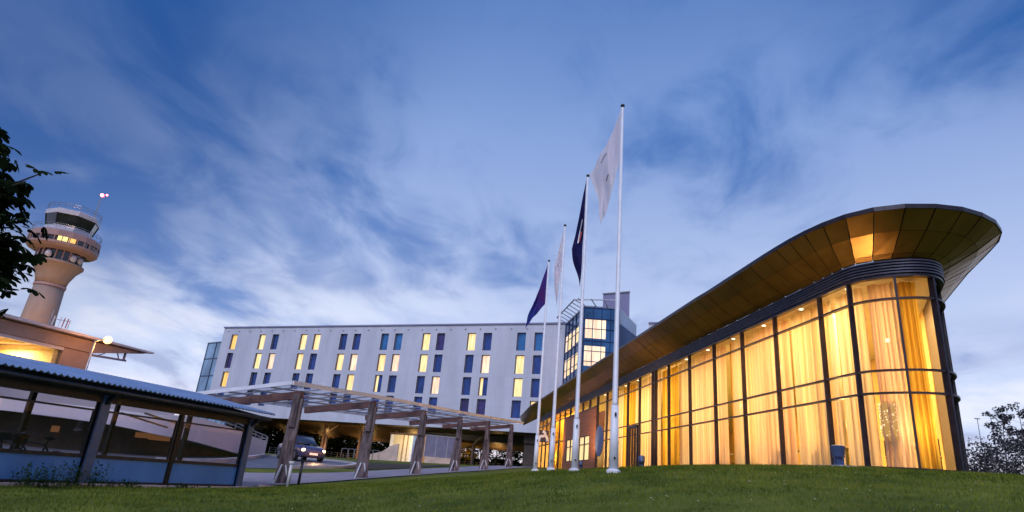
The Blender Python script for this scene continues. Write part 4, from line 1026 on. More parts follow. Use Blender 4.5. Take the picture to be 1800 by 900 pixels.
lat('upper_ring', [(6.2, 37.1), (6.2, 38.1), (5.8, 38.5), (5.0, 38.7)], 'tower_panel', 16)
lat('cab_base', [(4.3, 38.6), (4.2, 39.9)], 'tower_white', 8)
cab = lat('cab_glass', [(4.05, 39.9), (4.65, 42.2)], 'tower_glass', 8)
lat('cab_roof', [(4.8, 42.2), (4.8, 43.0), (4.5, 43.3)], 'tower_white', 8)
for i in range(8):
    cf_ = MB(); t = 2*math.pi*i/8; cf_.bar((TX+4.1*math.cos(t), TY+4.1*math.sin(t), 39.9), (TX+4.7*math.cos(t), TY+4.7*math.sin(t), 42.2), .16); cf_.build('cab_mullion', M['dark_metal'], cab)
rg = MB()
for rad, z in ((4.7, 43.3), (5.9, 38.6)):
    for dz in (.5, 1.0): rg.tube([(TX+rad*math.cos(t), TY+rad*math.sin(t), z+dz) for t in [2*math.pi*i/24 for i in range(25)]], .045, 5, cap=False)
    for i in range(24): t = 2*math.pi*i/24; rg.tube([(TX+rad*math.cos(t), TY+rad*math.sin(t), z), (TX+rad*math.cos(t), TY+rad*math.sin(t), z+1.0)], .04, 4)
rg.build('railing', M['steel'], tw)
def ringpane(rad, a0, a1, z0, z1, m, name='lit_window'):
    MB().add([(TX+rad*math.cos(R(a)), TY+rad*math.sin(R(a)), z) for z in (z0, z1) for a in (a0, a1)], [(0, 1, 3, 2)]).build(name, M[m], tw)
for a0 in (-60-22.5*0-22, -60+1): pass
va = math.degrees(math.atan2(-TY, -TX))      # bearing from the tower to the camera
ringpane(6.12, va-13, va+2, 36.15, 37.05, 'lit_small'); ringpane(6.12, va+4, va+15, 36.15, 37.05, 'lit_c')
for k in range(16):
    a = va-90+k*12; MB().bar((TX+6.08*math.cos(R(a)), TY+6.08*math.sin(R(a)), 36.1), (TX+6.08*math.cos(R(a)), TY+6.08*math.sin(R(a)), 37.1), .22, .1).build('window_post', M['tower_panel'], tw)
for a, s_ in ((va-28, 'tower_white'), (va+30, 'tower_white'), (va+52, 'grey_paint')):
    x, y = TX+4.2*math.cos(R(a)), TY+4.2*math.sin(R(a)); MB().ball((x, y, 33.7), .6, 10, (1, 1, 1.3)).build('dish', M[s_], tw, smooth=True)
for k in range(10):
    a = va-80+k*17; MB().bar((TX+4.0*math.cos(R(a)), TY+4.0*math.sin(R(a)), 32.8), (TX+4.0*math.cos(R(a)), TY+4.0*math.sin(R(a)), 34.9), .2).build('deck_post', M['tower_panel'], tw)
mx_, my_ = TX+3.4, TY+1.0
MB().tube([(mx_, my_, 43.2), (mx_, my_, 48.3)], [.16, .11], 6).build('mast', M['steel'], tw)
MB().ball((mx_, my_, 48.9), .36, 8).build('beacon', M['bulb_red'], tw, smooth=True)
MB().ball((mx_+1.0, my_, 49.0), .2, 8).build('beacon', M['bulb_red'], tw, smooth=True)
MB().tube([(mx_, my_, 48.3), (mx_+1.0, my_, 48.6)], .05, 6).build('beacon_arm', M['steel'], tw)
light('tower_flood', 'SPOT', (TX+14, TY-26, 5), 26000, (1, .60, .32), .6, target=(TX, TY, 33), spot=50)

# ------------------------------------------------------------------ flagpoles and flags
poles = [(10.45, 15.5), (7.1, 19.95), (5.05, 24.75), (3.68, 29.4)]
plab = ['white flagpole nearest the camera carrying the large white flag', 'white flagpole carrying the narrow navy flag',
        'white flagpole carrying the thin white flag', 'white flagpole farthest back carrying the purple flag']
ptop = []
for (az, r_), lb in zip(poles, plab):
    x, y, _ = pol(az, r_); z = g1(x, y)
    o = thing('flagpole', lb, 'flagpole', (x, y, z), 0, 'white flagpoles on the lawn')
    MB().tube([(x, y, z-.1), (x, y, z+1.55)], [.115, .092], 14).build('base_sleeve', M['white_paint'], o, smooth=True)
    MB().tube([(x, y, z+1.55), (x, y, z+1.62), (x, y, z+10.0)], [.092, .062, .036], 12).build('pole', M['white_paint'], o, smooth=True)
    MB().lathe([(.17, z-.02), (.17, z+.05), (.12, z+.08)], 16, x, y).build('base_plate', M['white_paint'], o)
    MB().ball((x, y, z+10.06), .065, 10, (1, 1, .8)).build('finial', M['dark_metal'], o, smooth=True)
    MB().box(x-.02, x+.02, y-.13, y-.09, z+1.28, z+1.37).build('cleat', M['dark_metal'], o); MB().box(x-.02, x+.02, y-.14, y-.1, z+.30, z+.35).build('hatch', M['dark_metal'], o)
    MB().tube([(x-.075, y-.05, z+1.35), (x-.05, y-.04, z+9.95)], .006, 4).build('halyard', M['white_paint'], o)
    ptop.append((x, y, z+9.9))
def flag(i, hoist, fly_top, fly_bot, m, label, folds, seed, nu=34, nv_=44, bulge=.0, corner=None):
    """hoist = length down the pole; fly corners given as (sideways, depth, down) from the pole head"""
    x, y, z = ptop[i]; mb = MB(); a = R(poles[i][0]); sx = (math.cos(a), -math.sin(a)); sy = (math.sin(a), math.cos(a)); rr = random.Random(seed); ph = rr.uniform(0, 6)
    A0 = (0, 0, 0); A1 = (0, 0, -hoist); vs = []
    for v in range(nv_+1):
        for u in range(nu+1):
            U_, V_ = u/nu, v/nv_
            tp_ = [fly_top[k]*U_ for k in range(3)]; bt = [A1[k] + (fly_bot[k]-A1[k])*U_ for k in range(3)]
            p = [tp_[k] + (bt[k]-tp_[k])*V_ for k in range(3)]
            p[2] -= .18*hoist*math.sin(math.pi*U_)*.5*(1-V_)
            d = folds*U_**.7*(math.sin(U_*9 + V_*2.2 + ph) + .5*math.sin(U_*17 - V_*4 + ph*2)) + bulge*math.sin(math.pi*U_)
            s2 = .25*folds*U_*math.sin(V_*7 + U_*5 + ph)
            px = p[0]+s2-.05; pyy = p[1]+d
            vs.append((x + sx[0]*px + sy[0]*pyy, y + sx[1]*px + sy[1]*pyy, z + p[2]))
    W_ = nu+1; mb.add(vs, [(v*W_+u, v*W_+u+1, (v+1)*W_+u+1, (v+1)*W_+u) for v in range(nv_) for u in range(nu)])
    rt_ = thing('flag', label, 'flag', (x, y, z-hoist), 0, 'flags on the lawn poles')
    o = mb.build('cloth', m, rt_, smooth=True)
    def at(U_, V_):
        p = vs[min(nv_, int(V_*nv_))*W_ + min(nu, int(U_*nu))]; return Vector(p) - Vector((sy[0], sy[1], 0))*.03
    return rt_, at
def mark(rt_, at, pts, m, w_=.05, name='emblem'):
    mb = MB(); q = [at(*p) for p in pts]
    for a, b in zip(q[:-1], q[1:]):
        if (a-b).length > 1e-3: mb.bar(tuple(a), tuple(b), w_, .012, up_=(0, 1, 0))
    mb.build(name, M[m], rt_)
r_, at = flag(0, 1.62, (-.82, .8, -1.55), (-.42, .5, -3.45), M['flag_white'], 'large white flag drooping from the nearest pole', .16, 2)
mark(r_, at, [(.52, .22), (.60, .18), (.68, .20)], 'ink_faint', .03)
mark(r_, at, [(.55, .63), (.62, .60)], 'ink_faint', .03)
r_, at = flag(1, 1.9, (-.42, .5, -2.5), (-.06, .3, -3.9), M['flag_navy'], 'narrow navy flag hanging almost straight down its pole', .13, 5)
mark(r_, at, [(.3, .40), (.5, .34), (.7, .42), (.5, .48)], 'ink_white', .03)
mark(r_, at, [(.4, .56), (.6, .52)], 'red_paint', .04)
r_, at = flag(2, 1.7, (-.34, .7, -1.6), (-.12, .4, -3.4), M['flag_white'], 'thin white flag on the third pole, between two dark flags', .08, 9)
mark(r_, at, [(.55, .3), (.7, .26)], 'ink_faint', .03)
r_, at = flag(3, 2.1, (-.62, .7, -1.9), (-.98, .4, -3.35), M['flag_purple'], 'purple and navy flag blowing left from the farthest pole', .17, 12)

# ------------------------------------------------------------------ floodlights on the lawn
def flood(s_, t_, aim, sc_, label, warm=600, cone=120):
    x, y, _ = HALL(s_, t_); z = g1(x, y); sc_ *= HK; warm *= HK*HK; o = thing('floodlight', label, 'floodlight', (x, y, z), 0, 'lawn floodlights along the hall')
    st = MB().box(x-.17*sc_, x+.17*sc_, y-.14*sc_, y+.14*sc_, z-.05, z+.05); st.tube([(x-.12*sc_, y, z), (x-.16*sc_, y, z+.42*sc_)], .022, 6); st.tube([(x+.12*sc_, y, z), (x+.16*sc_, y, z+.42*sc_)], .022, 6)
    st.box(x-.13*sc_, x+.13*sc_, y-.1*sc_, y+.1*sc_, z+.05, z+.28*sc_)
    st.build('stand', M['flood'], o)
    h = Vector((x, y, z+.5*sc_)); d = (Vector(HALL(*aim)) - h).normalized()
    bd = MB().tube([tuple(h - d*.22*sc_), tuple(h-d*.16*sc_), tuple(h + d*.14*sc_), tuple(h+d*.2*sc_)], [.12*sc_, .19*sc_, .23*sc_, .24*sc_], 16)
    hd = bd.build('housing', M['flood'], o, smooth=False)
    MB().tube([tuple(h + d*.2*sc_), tuple(h+d*.215*sc_)], [.2*sc_, .2*sc_], 16).build('lens', M['bulb_lens'], hd)
    light('flood_beam', 'SPOT', tuple(h + d*.26*sc_), warm, (1., .62, .22), .12, target=HALL(*aim), spot=cone, blend=1.)
flood(20.8, 13.9, (21.5, 14.2, 9.2), 1.0, 'blue floodlight on a stand nearest the rounded glass corner', 1300, 60)
flood(39.8, 13.2, (44, 13.9, 9.5), 1.0, 'blue floodlight by the double mullion, aimed up at the eaves', 3200)
flood(56.5, 13.2, (62, 13.9, 9.5), .9, 'small dark floodlight at the foot of the timber wall', 2000)
flood(72, 13.2, (78, 13.9, 9.5), .9, 'small floodlight beside the third flagpole foot near the far entrance', 2000)

# ------------------------------------------------------------------ car on the drive
def car(x, y, rz, label):
    z = g1(x, y)+.03; f = rotf(rz, x, y, z); o = thing('parked_car', label, 'car', (x, y, z), 0)
    def loft(secs, name, m, par, sm=True):
        mb = MB(f); n = len(secs[0]); vs = [p for s_ in secs for p in s_]
        mb.add(vs, [(i*n+j, i*n+(j+1) % n, (i+1)*n+(j+1) % n, (i+1)*n+j) for i in range(len(secs)-1) for j in range(n)] + [tuple(range(n-1, -1, -1)), tuple((len(secs)-1)*n+j for j in range(n))])
        ob = mb.build(name, m, par, sm); return ob
    def sec(x_, w_, zb, zt, inset=.1):
        return [(x_, -w_, zb+.1), (x_, -w_+.06, zb), (x_, w_-.06, zb), (x_, w_, zb+.1), (x_, w_, zt-.16), (x_, w_-inset, zt), (x_, -w_+inset, zt), (x_, -w_, zt-.16)]
    b_ = loft([sec(-2.1, .62, .35, .75), sec(-2.0, .78, .25, .92), sec(-1.2, .86, .2, .96), sec(.6, .87, .2, .95), sec(1.4, .84, .2, .88), sec(1.95, .76, .24, .78), sec(2.1, .62, .3, .66)], 'body', M['car_paint'], o)
    loft([sec(-1.75, .62, .9, 1.02, .05), sec(-1.25, .66, .9, 1.40, .14), sec(-.3, .68, .9, 1.47, .16), sec(.3, .66, .9, 1.42, .15), sec(1.05, .6, .9, .98, .05)], 'cabin', M['car_glass'], o)
    loft([sec(-1.2, .60, 1.36, 1.45, .1), sec(-.3, .62, 1.40, 1.50, .12), sec(.2, .58, 1.38, 1.46, .1)], 'roof', M['car_paint'], o)
    for wx in (-1.3, 1.3):
        for wy in (-.8, .8):
            w_ = MB(f).tube([(wx, wy-.1, .31), (wx, wy+.1, .31)], .31, 18).build('wheel', M['rubber'], o, smooth=False); MB(f).tube([(wx, wy-.11, .31), (wx, wy+.11, .31)], .19, 14).build('rim', M['steel'], w_)
    for wy in (-.6, .6): MB(f).ball((2.0, wy, .62), .13, 10, (.7, 1.2, .7)).build('headlight', M['head_lens'], o, smooth=True)
    MB(f).box(2.06, 2.12, -.26, .26, .36, .48).build('number_plate', M['ink_white'], o)
    h = Vector(f(2.3, 0, .62)); light('headlight_beam', 'SPOT', tuple(h), 120, (1, .58, .28), .1, target=f(8, 0, .1), spot=90)
    light('headlight_glow', 'POINT', f(2.7, 0, .35), 22, (1, .42, .12), .1)
cx_, cy_, _ = pol(-16.5, 43)
car(cx_, cy_, R(-52), 'dark car with glowing orange headlights on the drive under the canopy')

# slim bollards beside the path
for (az, r_, mm, lb, h_) in ((-17.05, 22.6, 'white_paint', 'pale capped bollard right of the first timber post', .72), (-16.2, 23.6, 'dark_metal', 'slim dark marker post between the first two timber posts', .75)):
    x, y, _ = pol(az, r_); z = g1(x, y); o = thing('bollard', lb, 'bollard', (x, y, z))
    MB().tube([(x, y, z-.05), (x, y, z+h_)], .045, 10).build('post', M[mm], o, smooth=True); MB().tube([(x, y, z+h_), (x, y, z+h_+.07)], [.09, .09], 12).build('cap', M[mm], o)

# big notice panel on a pale plinth, right of the striped pavilion
bx, by, _ = pol(-4.75, 70); bz = g1(bx, by)
nb_ = thing('notice_panel', 'blank grey violet panel on a pale plinth beside the drive', 'panel', (bx, by, bz)); f = rotf(R(2), bx, by, bz)
MB(f).box(-1.75, 1.75, -.1, .1, .62, 2.75).build('panel', M['sign_panel'], nb_)
pf = MB(f)
for x in (-1.78, -.6, .6, 1.7): pf.box(x, x+.08, -.14, .14, .6, 2.8)
pf.box(-1.78, 1.78, -.14, .14, 2.75, 2.83); pf.build('frame', M['grey_paint'], nb_)
MB(f).box(-1.6, 1.6, -.3, .3, -.1, .6).build('plinth', M['timber_pale'], nb_)

# sloping pale retaining wall left of the pavilion
wx_, wy_, _ = pol(-9.6, 80); wz = g1(wx_, wy_); f = rotf(0, wx_, wy_, wz)
rw_ = thing('sloped_wall', 'pale pink sloping wall left of the striped pavilion', 'wall', (wx_, wy_, wz))
MB(f).add([(-1.9, 0, -.2), (1.6, 0, -.2), (1.6, 0, 2.1), (.6, 0, 1.7), (-.3, 0, 1.0), (-1.9, 0, .5), (-1.9, .4, -.2), (1.6, .4, -.2), (1.6, .4, 2.1), (.6, .4, 1.7), (-.3, .4, 1.0), (-1.9, .4, .5)],
          [(0, 1, 2, 3, 4, 5), (11, 10, 9, 8, 7, 6)] + [(i, 6+i, 6+(i+1) % 6, (i+1) % 6) for i in range(6)]).build('wall', M['timber_pale'], rw_)
# rail hoops and low fence beyond the drive
def hoop():
    o = thing('rail_hoop', 'pale steel cycle hoop standing in the grass beyond the drive', 'cycle stand', (0, 0, 0), 0, 'cycle hoops beyond the drive')
    MB().tube(catmull([(-.4, 0, 0), (-.4, 0, .85), (-.3, 0, 1.0), (.3, 0, 1.0), (.4, 0, .85), (.4, 0, 0)], 5), .035, 8).build('tube', M['steel'], o, smooth=True)
    return o
h0 = hoop()
for i in range(6):
    x, y, _ = pol(-12.9+i*.52, 70+.4*i); o = h0 if i == 0 else copy_tree(h0)
    o.location = (x, y, g1(x, y)-.02); o.rotation_euler = (0, 0, .7)
fn = thing('low_fence', 'low dark wire fence in front of the trees under the hotel', 'fence', pol(-12, 128, .6))
fm = MB()
for i in range(46):
    x, y, _ = pol(-19+i*.5, 128); z = g1(x, y); fm.box(x-.04, x+.04, y-.04, y+.04, z-.1, z+1.3)
    x2, y2, _ = pol(-19+(i+1)*.5, 128)
    for dz in (.5, .9, 1.25): fm.bar((x, y, z+dz), (x2, y2, g1(x2, y2)+dz), .035)
fm.build('rails', M['grey_paint'], fn)
# hidden cool verge near far drive: lit grass stays grass; kerb of the verge
x, y, _ = pol(38.65, 31); z = g1(x, y)
o = MB().ball((x, y, z+.12), .42, 12, (1.35, .8, .62)).build('stone', M['stone'], smooth=True); tag(o, 'pale rounded stone on the grass at the far right', 'stone')
for v in o.data.vertices: v.co += Vector((mnoise.noise(v.co*3), mnoise.noise(v.co*3+Vector((5, 0, 0))), mnoise.noise(v.co*4)))*.06
sl = MB(HALL); sl.box(20.0, 22.9, 13.4, 14.5, FZ-.15, FZ+.03); tag(sl.build('paving_slab', M['kerb']), kind='structure')

# thin masts far away at the right
for i, (az, el0, el1, lb) in enumerate(((37.55, 4.5, 6.9, 'left of three thin distant masts above the trees'), (38.35, 4.5, 7.2, 'middle of three thin distant masts above the trees'), (40.0, 4.6, 8.0, 'rightmost and tallest thin distant mast by the frame edge'))):
    r_ = 120; x, y, _ = pol(az, r_); z = g1(x, y); o = thing('distant_mast', lb, 'mast', (x, y, z), 0, 'distant masts')
    MB().tube([(x, y, z-.2), (x, y, r_*math.tan(R(el1)))], [.10, .05], 6).build('pole', M['grey_paint'], o); MB().box(x-.35, x+.35, y-.1, y+.1, r_*math.tan(R(el1))-.1, r_*math.tan(R(el1))+.05).build('lamp_arm', M['grey_paint'], o)

# ------------------------------------------------------------------ trees
def leaf_clump(vs, fs, c, rad, n, size, rr, sq=(1, 1, .8), flat=0.):
    for _ in range(n):
        a = rr.uniform(0, 6.283); b = math.acos(rr.uniform(-1, 1)); q = rad*(rr.random()**.45)
        p = Vector((c[0]+q*math.sin(b)*math.cos(a)*sq[0], c[1]+q*math.sin(b)*math.sin(a)*sq[1], c[2]+q*math.cos(b)*sq[2]))
        d = Vector((rr.gauss(0, 1), rr.gauss(0, 1), rr.gauss(0, .7))).normalized(); e = d.cross(Vector((rr.gauss(0, 1), rr.gauss(0, 1), rr.gauss(0, 1)))).normalized()
        s_ = size*rr.uniform(.6, 1.3); k = len(vs)
        vs += [tuple(p-d*s_*.5), tuple(p+e*s_*.28), tuple(p+d*s_*.5), tuple(p-e*s_*.28)]; fs.append((k, k+1, k+2, k+3))
def tree(label, x, y, h, cw, mleaf, seed, nleaf=3000, lsize=.28, trunk=.16, cbase=.3, mbark='bark', group=None, name='tree', sparse=.0, z=None):
    rr = random.Random(seed); z = g1(x, y) if z is None else z
    o = thing(name, label, 'tree', (x, y, z), 0, group)
    tm_ = MB(); tops = []; lean = (rr.uniform(-.05, .05)*h, rr.uniform(-.05, .05)*h)
    tp_ = [(x + lean[0]*t*t, y + lean[1]*t*t, z - .2 + h*.92*t) for t in (0, .25, .5, .75, 1)]
    tm_.tube(tp_, [trunk, trunk*.8, trunk*.58, trunk*.34, trunk*.1], 8)
    for i in range(14):
        t = cbase + (1-cbase)*(i+.5)/14*.95; bx_, by_, bz_ = x+lean[0]*t*t, y+lean[1]*t*t, z+h*.92*t; a = i*2.4+rr.uniform(-.4, .4); L_ = cw*.5*(1.05-abs(t-.55)*.9)*rr.uniform(.6, 1.15)
        e = (bx_+math.cos(a)*L_, by_+math.sin(a)*L_, bz_ + L_*rr.uniform(.25, .7)); m_ = ((bx_+e[0])/2, (by_+e[1])/2, (bz_+e[2])/2 + .08*L_)
        tm_.tube([(bx_, by_, bz_), m_, e], [trunk*.35*(1.1-t), trunk*.22*(1.1-t), .012], 5); tops += [e, m_]
    tm_.build('trunk', M[mbark], o, smooth=True)
    vs, fs = [], []; nC = len(tops)
    for c in tops:
        if rr.random() < sparse: continue
        leaf_clump(vs, fs, c, cw*rr.uniform(.11, .2), int(nleaf/nC), lsize, rr)
    leaf_clump(vs, fs, (tp_[-1][0], tp_[-1][1], z+h*.93), cw*.13, int(nleaf/nC), lsize, rr)
    MB().add(vs, fs).build('crown', M[mleaf], o)
    return o
# row under and behind the hotel
kinds = [('dense dark tree', 'leaf_dark'), ('olive leafy tree', 'leaf_mid')]
spots = [(-21.5, 126, 9, 9), (-19.3, 124, 8, 9), (-17.2, 127, 9, 9), (-15.3, 125, 8.5, 9), (-13.3, 128, 9, 9), (-11.3, 126, 8, 8.5), (-9.4, 128, 9, 8), (-23.5, 126, 9, 9)]
nm = ['behind the ramp end', 'behind the first timber post', 'behind the car', 'behind the pair of orange columns', 'between the columns and the second timber post', 'beyond the cycle hoops', 'beyond the sloped pink wall', 'farthest left behind the ramp']
for i, ((az, r_, h, cw), wh) in enumerate(zip(spots, nm)):
    x, y, _ = pol(az, r_*TK); tree(f'dense dark tree {wh}', x, y, h*TK, cw*TK, 'leaf_dark', 50+i, 2600, .62, .25, .12, group='trees beyond the hotel underpass')
sp2 = [(-3.9, 106, 5.4, 5.0, 'leaf_warm', 'amber lit leafy tree just right of the notice panel'), (-2.5, 104, 5.6, 4.6, 'leaf_warm', 'amber lit tree seen between the fourth and fifth timber posts'),
       (-1.2, 110, 5.6, 5.0, 'leaf_dark', 'dark thin crowned tree left of the fifth timber post'), (.2, 108, 5.2, 4.6, 'leaf_dark', 'dark tree right of the fifth timber post, sky showing through'),
       (1.5, 112, 5.8, 4.8, 'leaf_dark', 'dark tree beside the last timber post'), (2.6, 108, 5.4, 4.4, 'leaf_mid', 'olive tree at the board wall near the hall'), (-5.6, 112, 5.6, 5, 'leaf_mid', 'olive tree behind the notice panel')]
for i, (az, r_, h, cw, ml, lb) in enumerate(sp2):
    x, y, _ = pol(az, r_*TK); tree(lb, x, y, h*TK, cw*TK, ml, 80+i, 1500, .44, .16, .2, group='trees beyond the hotel underpass', sparse=.15)
# warm lamp that lights those amber trees
light('tree_wash', 'SPOT', pol(-3.2, 112, 1.8), 2200, (1, .6, .12), .3, target=pol(-3.2, 122, 4), spot=80)
# trees at the right edge
rt_sp = [(37.2, 52, 3.4, 3.4, 'short bushy tree touching the glass corner at the right'), (38.2, 50, 3.9, 3.6, 'rounded tree second from the glass corner'), (39.2, 55, 4.6, 4.2, 'broad dark tree third from the glass corner'),
         (40.3, 50, 4.4, 4.2, 'dark tree fourth from the glass corner near the frame edge'), (41.4, 54, 5.4, 4.4, 'dark tree at the very right frame edge'), (43, 52, 5.6, 4.6, 'tall dark tree just beyond the right frame edge'),
         (38.7, 66, 3.6, 5.0, 'low spreading tree in the second row at the right'), (40.0, 68, 5.0, 5.0, 'taller tree in the second row at the right'), (36.9, 66, 3.2, 4.5, 'low tree in the second row behind the glass corner')]
for i, (az, r_, h, cw, lb) in enumerate(rt_sp):
    x, y, _ = pol(az, r_); tree(lb, x, y, h*.80, cw, 'leaf_violet', 120+i, 1250, .17, .09, .06, 'bark_pale', 'trees at the right edge')
x, y, _ = pol(38.75, 58); tree('slender tall tree rising above the others at the right', x, y, 6.7, 2.1, 'leaf_violet', 140, 1500, .17, .08, .60, 'bark_pale', 'trees at the right edge', sparse=.1)
x, y, _ = pol(40.2, 57); tree('slender tall tree nearest the right frame edge', x, y, 6.4, 2.2, 'leaf_violet', 141, 1300, .17, .08, .5, 'bark_pale', 'trees at the right edge', sparse=.2)
hd = MB(); vs, fs = [], []; rr = random.Random(77)
for i in range(60):
    az = 36.4+i*.14; r_ = rr.uniform(44, 49); x, y, _ = pol(az, r_); z = g1(x, y); leaf_clump(vs, fs, (x, y, z+.35), rr.uniform(.6, 1.05), 90, .16, rr)
hd.add(vs, fs); tag(hd.build('undergrowth', M['leaf_violet']), 'dark undergrowth below the trees at the right', kind='stuff')

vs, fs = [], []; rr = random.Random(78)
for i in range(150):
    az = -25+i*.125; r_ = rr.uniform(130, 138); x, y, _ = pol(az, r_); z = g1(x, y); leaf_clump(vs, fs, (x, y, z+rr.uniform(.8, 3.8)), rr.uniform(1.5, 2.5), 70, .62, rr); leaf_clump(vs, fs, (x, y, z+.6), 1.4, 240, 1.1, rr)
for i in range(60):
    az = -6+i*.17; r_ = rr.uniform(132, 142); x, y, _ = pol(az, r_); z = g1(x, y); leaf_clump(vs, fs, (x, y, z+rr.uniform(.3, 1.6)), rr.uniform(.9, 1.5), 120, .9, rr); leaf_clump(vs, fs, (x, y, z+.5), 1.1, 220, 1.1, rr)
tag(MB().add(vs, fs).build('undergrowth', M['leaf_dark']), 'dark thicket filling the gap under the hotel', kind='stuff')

# near broadleaf tree reaching in from the left
nx_, ny_, _ = pol(-51, 8.2); nz_ = g1(nx_, ny_)
nt_ = thing('broadleaf_tree', 'dark silhouetted broadleaf branches reaching in at the left edge', 'tree', (nx_, ny_, nz_))
tb = MB(); tb.tube([(nx_, ny_, nz_-.2), (nx_+.1, ny_, nz_+1.5), (nx_+.05, ny_+.05, nz_+3.2), (nx_+.2, ny_+.1, nz_+5)], [.2, .16, .12, .05], 10)
vs, fs = [], []; rr = random.Random(9)
def bigleaf(p, d, size, rr):
    """five obovate leaflets fanning out, as on a chestnut"""
    d = Vector(d).normalized(); sd_ = d.cross(Vector((rr.gauss(0, .4), rr.gauss(0, .4), 1))).normalized(); nrm = d.cross(sd_)
    for k in range(5):
        a = (k-2)*.55 + rr.uniform(-.1, .1); l = size*(1-.13*abs(k-2))*rr.uniform(.85, 1.1); dd = (d*math.cos(a) + sd_*math.sin(a)).normalized(); ss_ = dd.cross(nrm).normalized(); dd2 = (dd - Vector((0, 0, .35))).normalized()
        i0 = len(vs); P0 = Vector(p)
        for t, w_ in ((.02, .01), (.35, .10), (.68, .19), (.88, .13), (1., .0)):
            c = P0 + (dd*(1-t) + dd2*t)*l*t; vs.append(tuple(c + ss_*w_*l)); vs.append(tuple(c - ss_*w_*l))
        for q in range(4): fs.append((i0+2*q, i0+2*q+1, i0+2*q+3, i0+2*q+2))
# branch targets as azimuth, elevation, distance around the camera's left frame edge
_sh = -1.55
targets = [(-38.6, 18.4, 7.4), (-39.2, 17.6, 7.2), (-38.9, 16.2, 7.6), (-39.6, 14.9, 7.1), (-38.8, 14.2, 7.5), (-39.3, 12.6, 7.3), (-38.0, 12.0, 7.5), (-38.6, 10.9, 7.2), (-39.8, 11.6, 7.6), (-37.3, 11.0, 7.4), (-40.2, 16.2, 7.3), (-40.5, 13.6, 7.6),
           (-39.1, 8.6, 7.5), (-40.0, 8.0, 7.2), (-40.3, 10.0, 7.4), (-39.9, 6.2, 7.3), (-41.5, 15, 7.6), (-41.5, 11, 7.4), (-42, 18, 7.6), (-42.5, 8, 7.4), (-43.5, 13, 7.8), (-40.6, 18.4, 7.5), (-37.1, 10.6, 7.4)]
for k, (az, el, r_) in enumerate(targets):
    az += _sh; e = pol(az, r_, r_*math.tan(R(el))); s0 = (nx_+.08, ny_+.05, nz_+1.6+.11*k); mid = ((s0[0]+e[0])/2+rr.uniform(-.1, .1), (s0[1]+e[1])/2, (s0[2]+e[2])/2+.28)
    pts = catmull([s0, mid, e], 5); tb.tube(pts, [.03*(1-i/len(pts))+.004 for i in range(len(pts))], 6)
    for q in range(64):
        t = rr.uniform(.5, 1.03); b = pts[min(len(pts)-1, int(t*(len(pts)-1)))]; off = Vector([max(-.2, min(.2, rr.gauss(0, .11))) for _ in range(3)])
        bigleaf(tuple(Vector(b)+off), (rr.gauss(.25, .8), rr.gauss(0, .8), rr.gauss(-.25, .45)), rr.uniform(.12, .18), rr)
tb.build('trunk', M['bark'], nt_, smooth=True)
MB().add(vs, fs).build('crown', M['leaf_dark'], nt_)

# weeds at the shelter foot
def weed(x, y, n, h, label, seed):
    rr = random.Random(seed); z = g1(x, y); vs, fs = [], []
    for k in range(n):
        a = rr.uniform(0, 6.28); bx_, by_ = x+rr.gauss(0, .28), y+rr.gauss(0, .14); hh = h*rr.uniform(.4, 1.1); ln = rr.uniform(.05, .35)*hh
        for q in range(9):
            t = (q+1)/9; p = Vector((bx_+math.cos(a)*ln*t*t, by_+math.sin(a)*ln*t*t, z+hh*t)); d = Vector((rr.gauss(0, 1), rr.gauss(0, 1), rr.gauss(.3, .4))).normalized(); e = d.cross(Vector((0, 0, 1))).normalized(); s_ = rr.uniform(.05, .10); i0 = len(vs)
            vs += [tuple(p), tuple(p+d*s_*.5+e*s_*.25), tuple(p+d*s_), tuple(p+d*s_*.5-e*s_*.25)]; fs.append((i0, i0+1, i0+2, i0+3))
        i0 = len(vs); vs += [(bx_-.005, by_, z-.03), (bx_+.005, by_, z-.03), (bx_+math.cos(a)*ln, by_+math.sin(a)*ln, z+hh)]; fs.append((i0, i0+1, i0+2))
    o = MB().add(vs, fs).build('weed_clump', M['weed']); tag(o, label, 'weeds', 'weeds at the shelter foot')
for i, (x_, y_, n_, h_, lb) in enumerate(((8.2, -.6, 60, .34, 'low leafy weed clump left of the wide steel post, farthest left'), (10.2, -.8, 70, .42, 'bushy weed clump under the blue panel left of the wide post'), (11.3, -.65, 60, .5, 'tall weed clump against the wide steel post'),
                                          (12.4, -.6, 40, .16, 'short weeds just right of the wide steel post'), (14.4, -.5, 30, .10, 'short weeds at the foot of the middle bay'))):
    p = SH(x_, y_); weed(p[0], p[1], n_, h_, lb, 300+i)

rr = random.Random(61); vs, fs = [], []
for k in range(170):
    x, y, _ = pol(rr.uniform(-20, 40), rr.uniform(6.5, 16)); z = g1(x, y)+rr.uniform(.03, .05); a = rr.uniform(0, 6.28); q = rr.uniform(.012, .028); i0 = len(vs)
    vs += [(x-q*math.cos(a), y-q*math.sin(a), z), (x-q*.5*math.sin(a), y+q*.5*math.cos(a), z+.006), (x+q*math.cos(a), y+q*math.sin(a), z+.004), (x+q*.5*math.sin(a), y-q*.5*math.cos(a), z+.01)]; fs.append((i0, i0+1, i0+2, i0+3))
tag(MB().add(vs, fs).build('leaf_litter', M['stripe_a']), 'pale fallen leaves scattered over the lawn', kind='stuff')
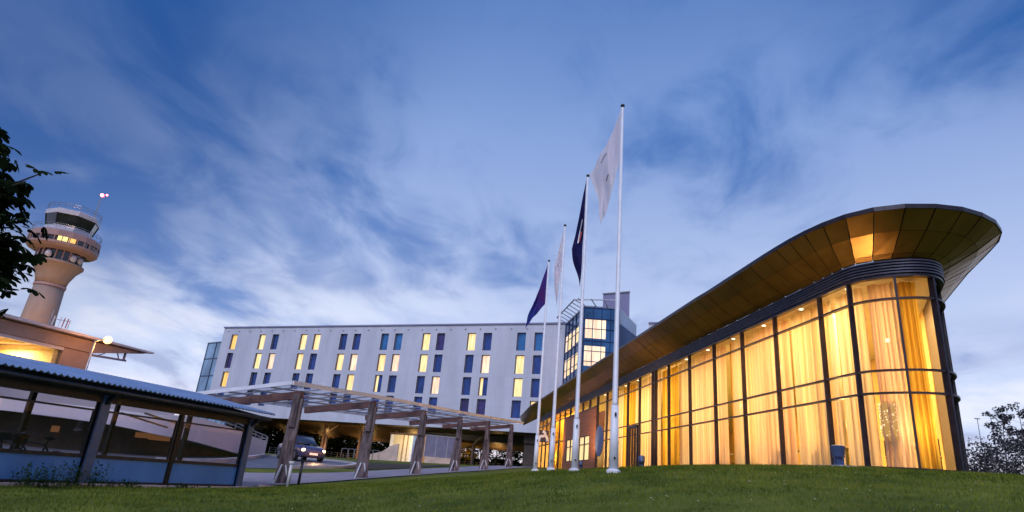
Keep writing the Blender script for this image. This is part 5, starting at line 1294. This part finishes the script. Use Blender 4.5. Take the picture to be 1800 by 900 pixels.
# grass blades on the near lawn
rng = np.random.default_rng(5); NB = 90000
az_ = np.radians(rng.uniform(-43, 43, NB*2)); r_ = 4.2 + 19*rng.random(NB*2)**1.25
gxx, gyy = r_*np.sin(az_), r_*np.cos(az_)
# keep clear of the paving and shelter
sx_ = gxx*AX[0] + gyy*AX[1]; lx_ = gxx*LX[0] + gyy*LX[1]
pr = np.array(catmull(pv_r, 6)); edge = np.interp(gyy, pr[:, 1], pr[:, 0])
hs_ = gxx*HALL.x[0] + gyy*HALL.x[1]; ht_ = gxx*HALL.y[0] + gyy*HALL.y[1]
shl = gxx*SH.y[0] + gyy*SH.y[1] - (SH.o[0]*SH.y[0] + SH.o[1]*SH.y[1])
ok = ((gxx > edge+.1) | (gyy < 13)) & ~((ht_ > 14.8*HK) & (hs_ > 18*HK)) & (shl < -.38)
gxx, gyy, r_ = gxx[ok][:NB], gyy[ok][:NB], r_[ok][:NB]; n_ = len(gxx); gzz = gz(gxx, gyy)
clump = np.array([mnoise.noise(Vector((a*.55, b*.55, 0))) for a, b in zip(gxx, gyy)])
hh = (.028 + .020*rng.random(n_) + .018*np.clip(clump, -.6, 1))*np.clip(r_/9, .8, 1.5); wd = .0045*np.clip(r_/7, .8, 2.6)
th = rng.uniform(0, 6.283, n_); lx2, ly2 = rng.normal(0, .5, n_)*hh, rng.normal(0, .5, n_)*hh
V0 = np.stack([gxx-np.cos(th)*wd, gyy-np.sin(th)*wd, gzz-.005], -1); V1 = np.stack([gxx+np.cos(th)*wd, gyy+np.sin(th)*wd, gzz-.005], -1); V2 = np.stack([gxx+lx2, gyy+ly2, gzz+hh], -1)
vv = np.stack([V0, V1, V2], 1).reshape(-1, 3)
me = bpy.data.meshes.new('grass'); me.vertices.add(len(vv)); me.vertices.foreach_set('co', vv.ravel()); me.loops.add(n_*3); me.loops.foreach_set('vertex_index', np.arange(n_*3)); me.polygons.add(n_)
me.polygons.foreach_set('loop_start', np.arange(0, n_*3, 3)); me.polygons.foreach_set('loop_total', np.full(n_, 3)); me.update(); me.validate(); me.materials.append(M['blade'])
o = bpy.data.objects.new('grass', me); col.objects.link(o); tag(o, 'short mown lawn grass', kind='stuff')
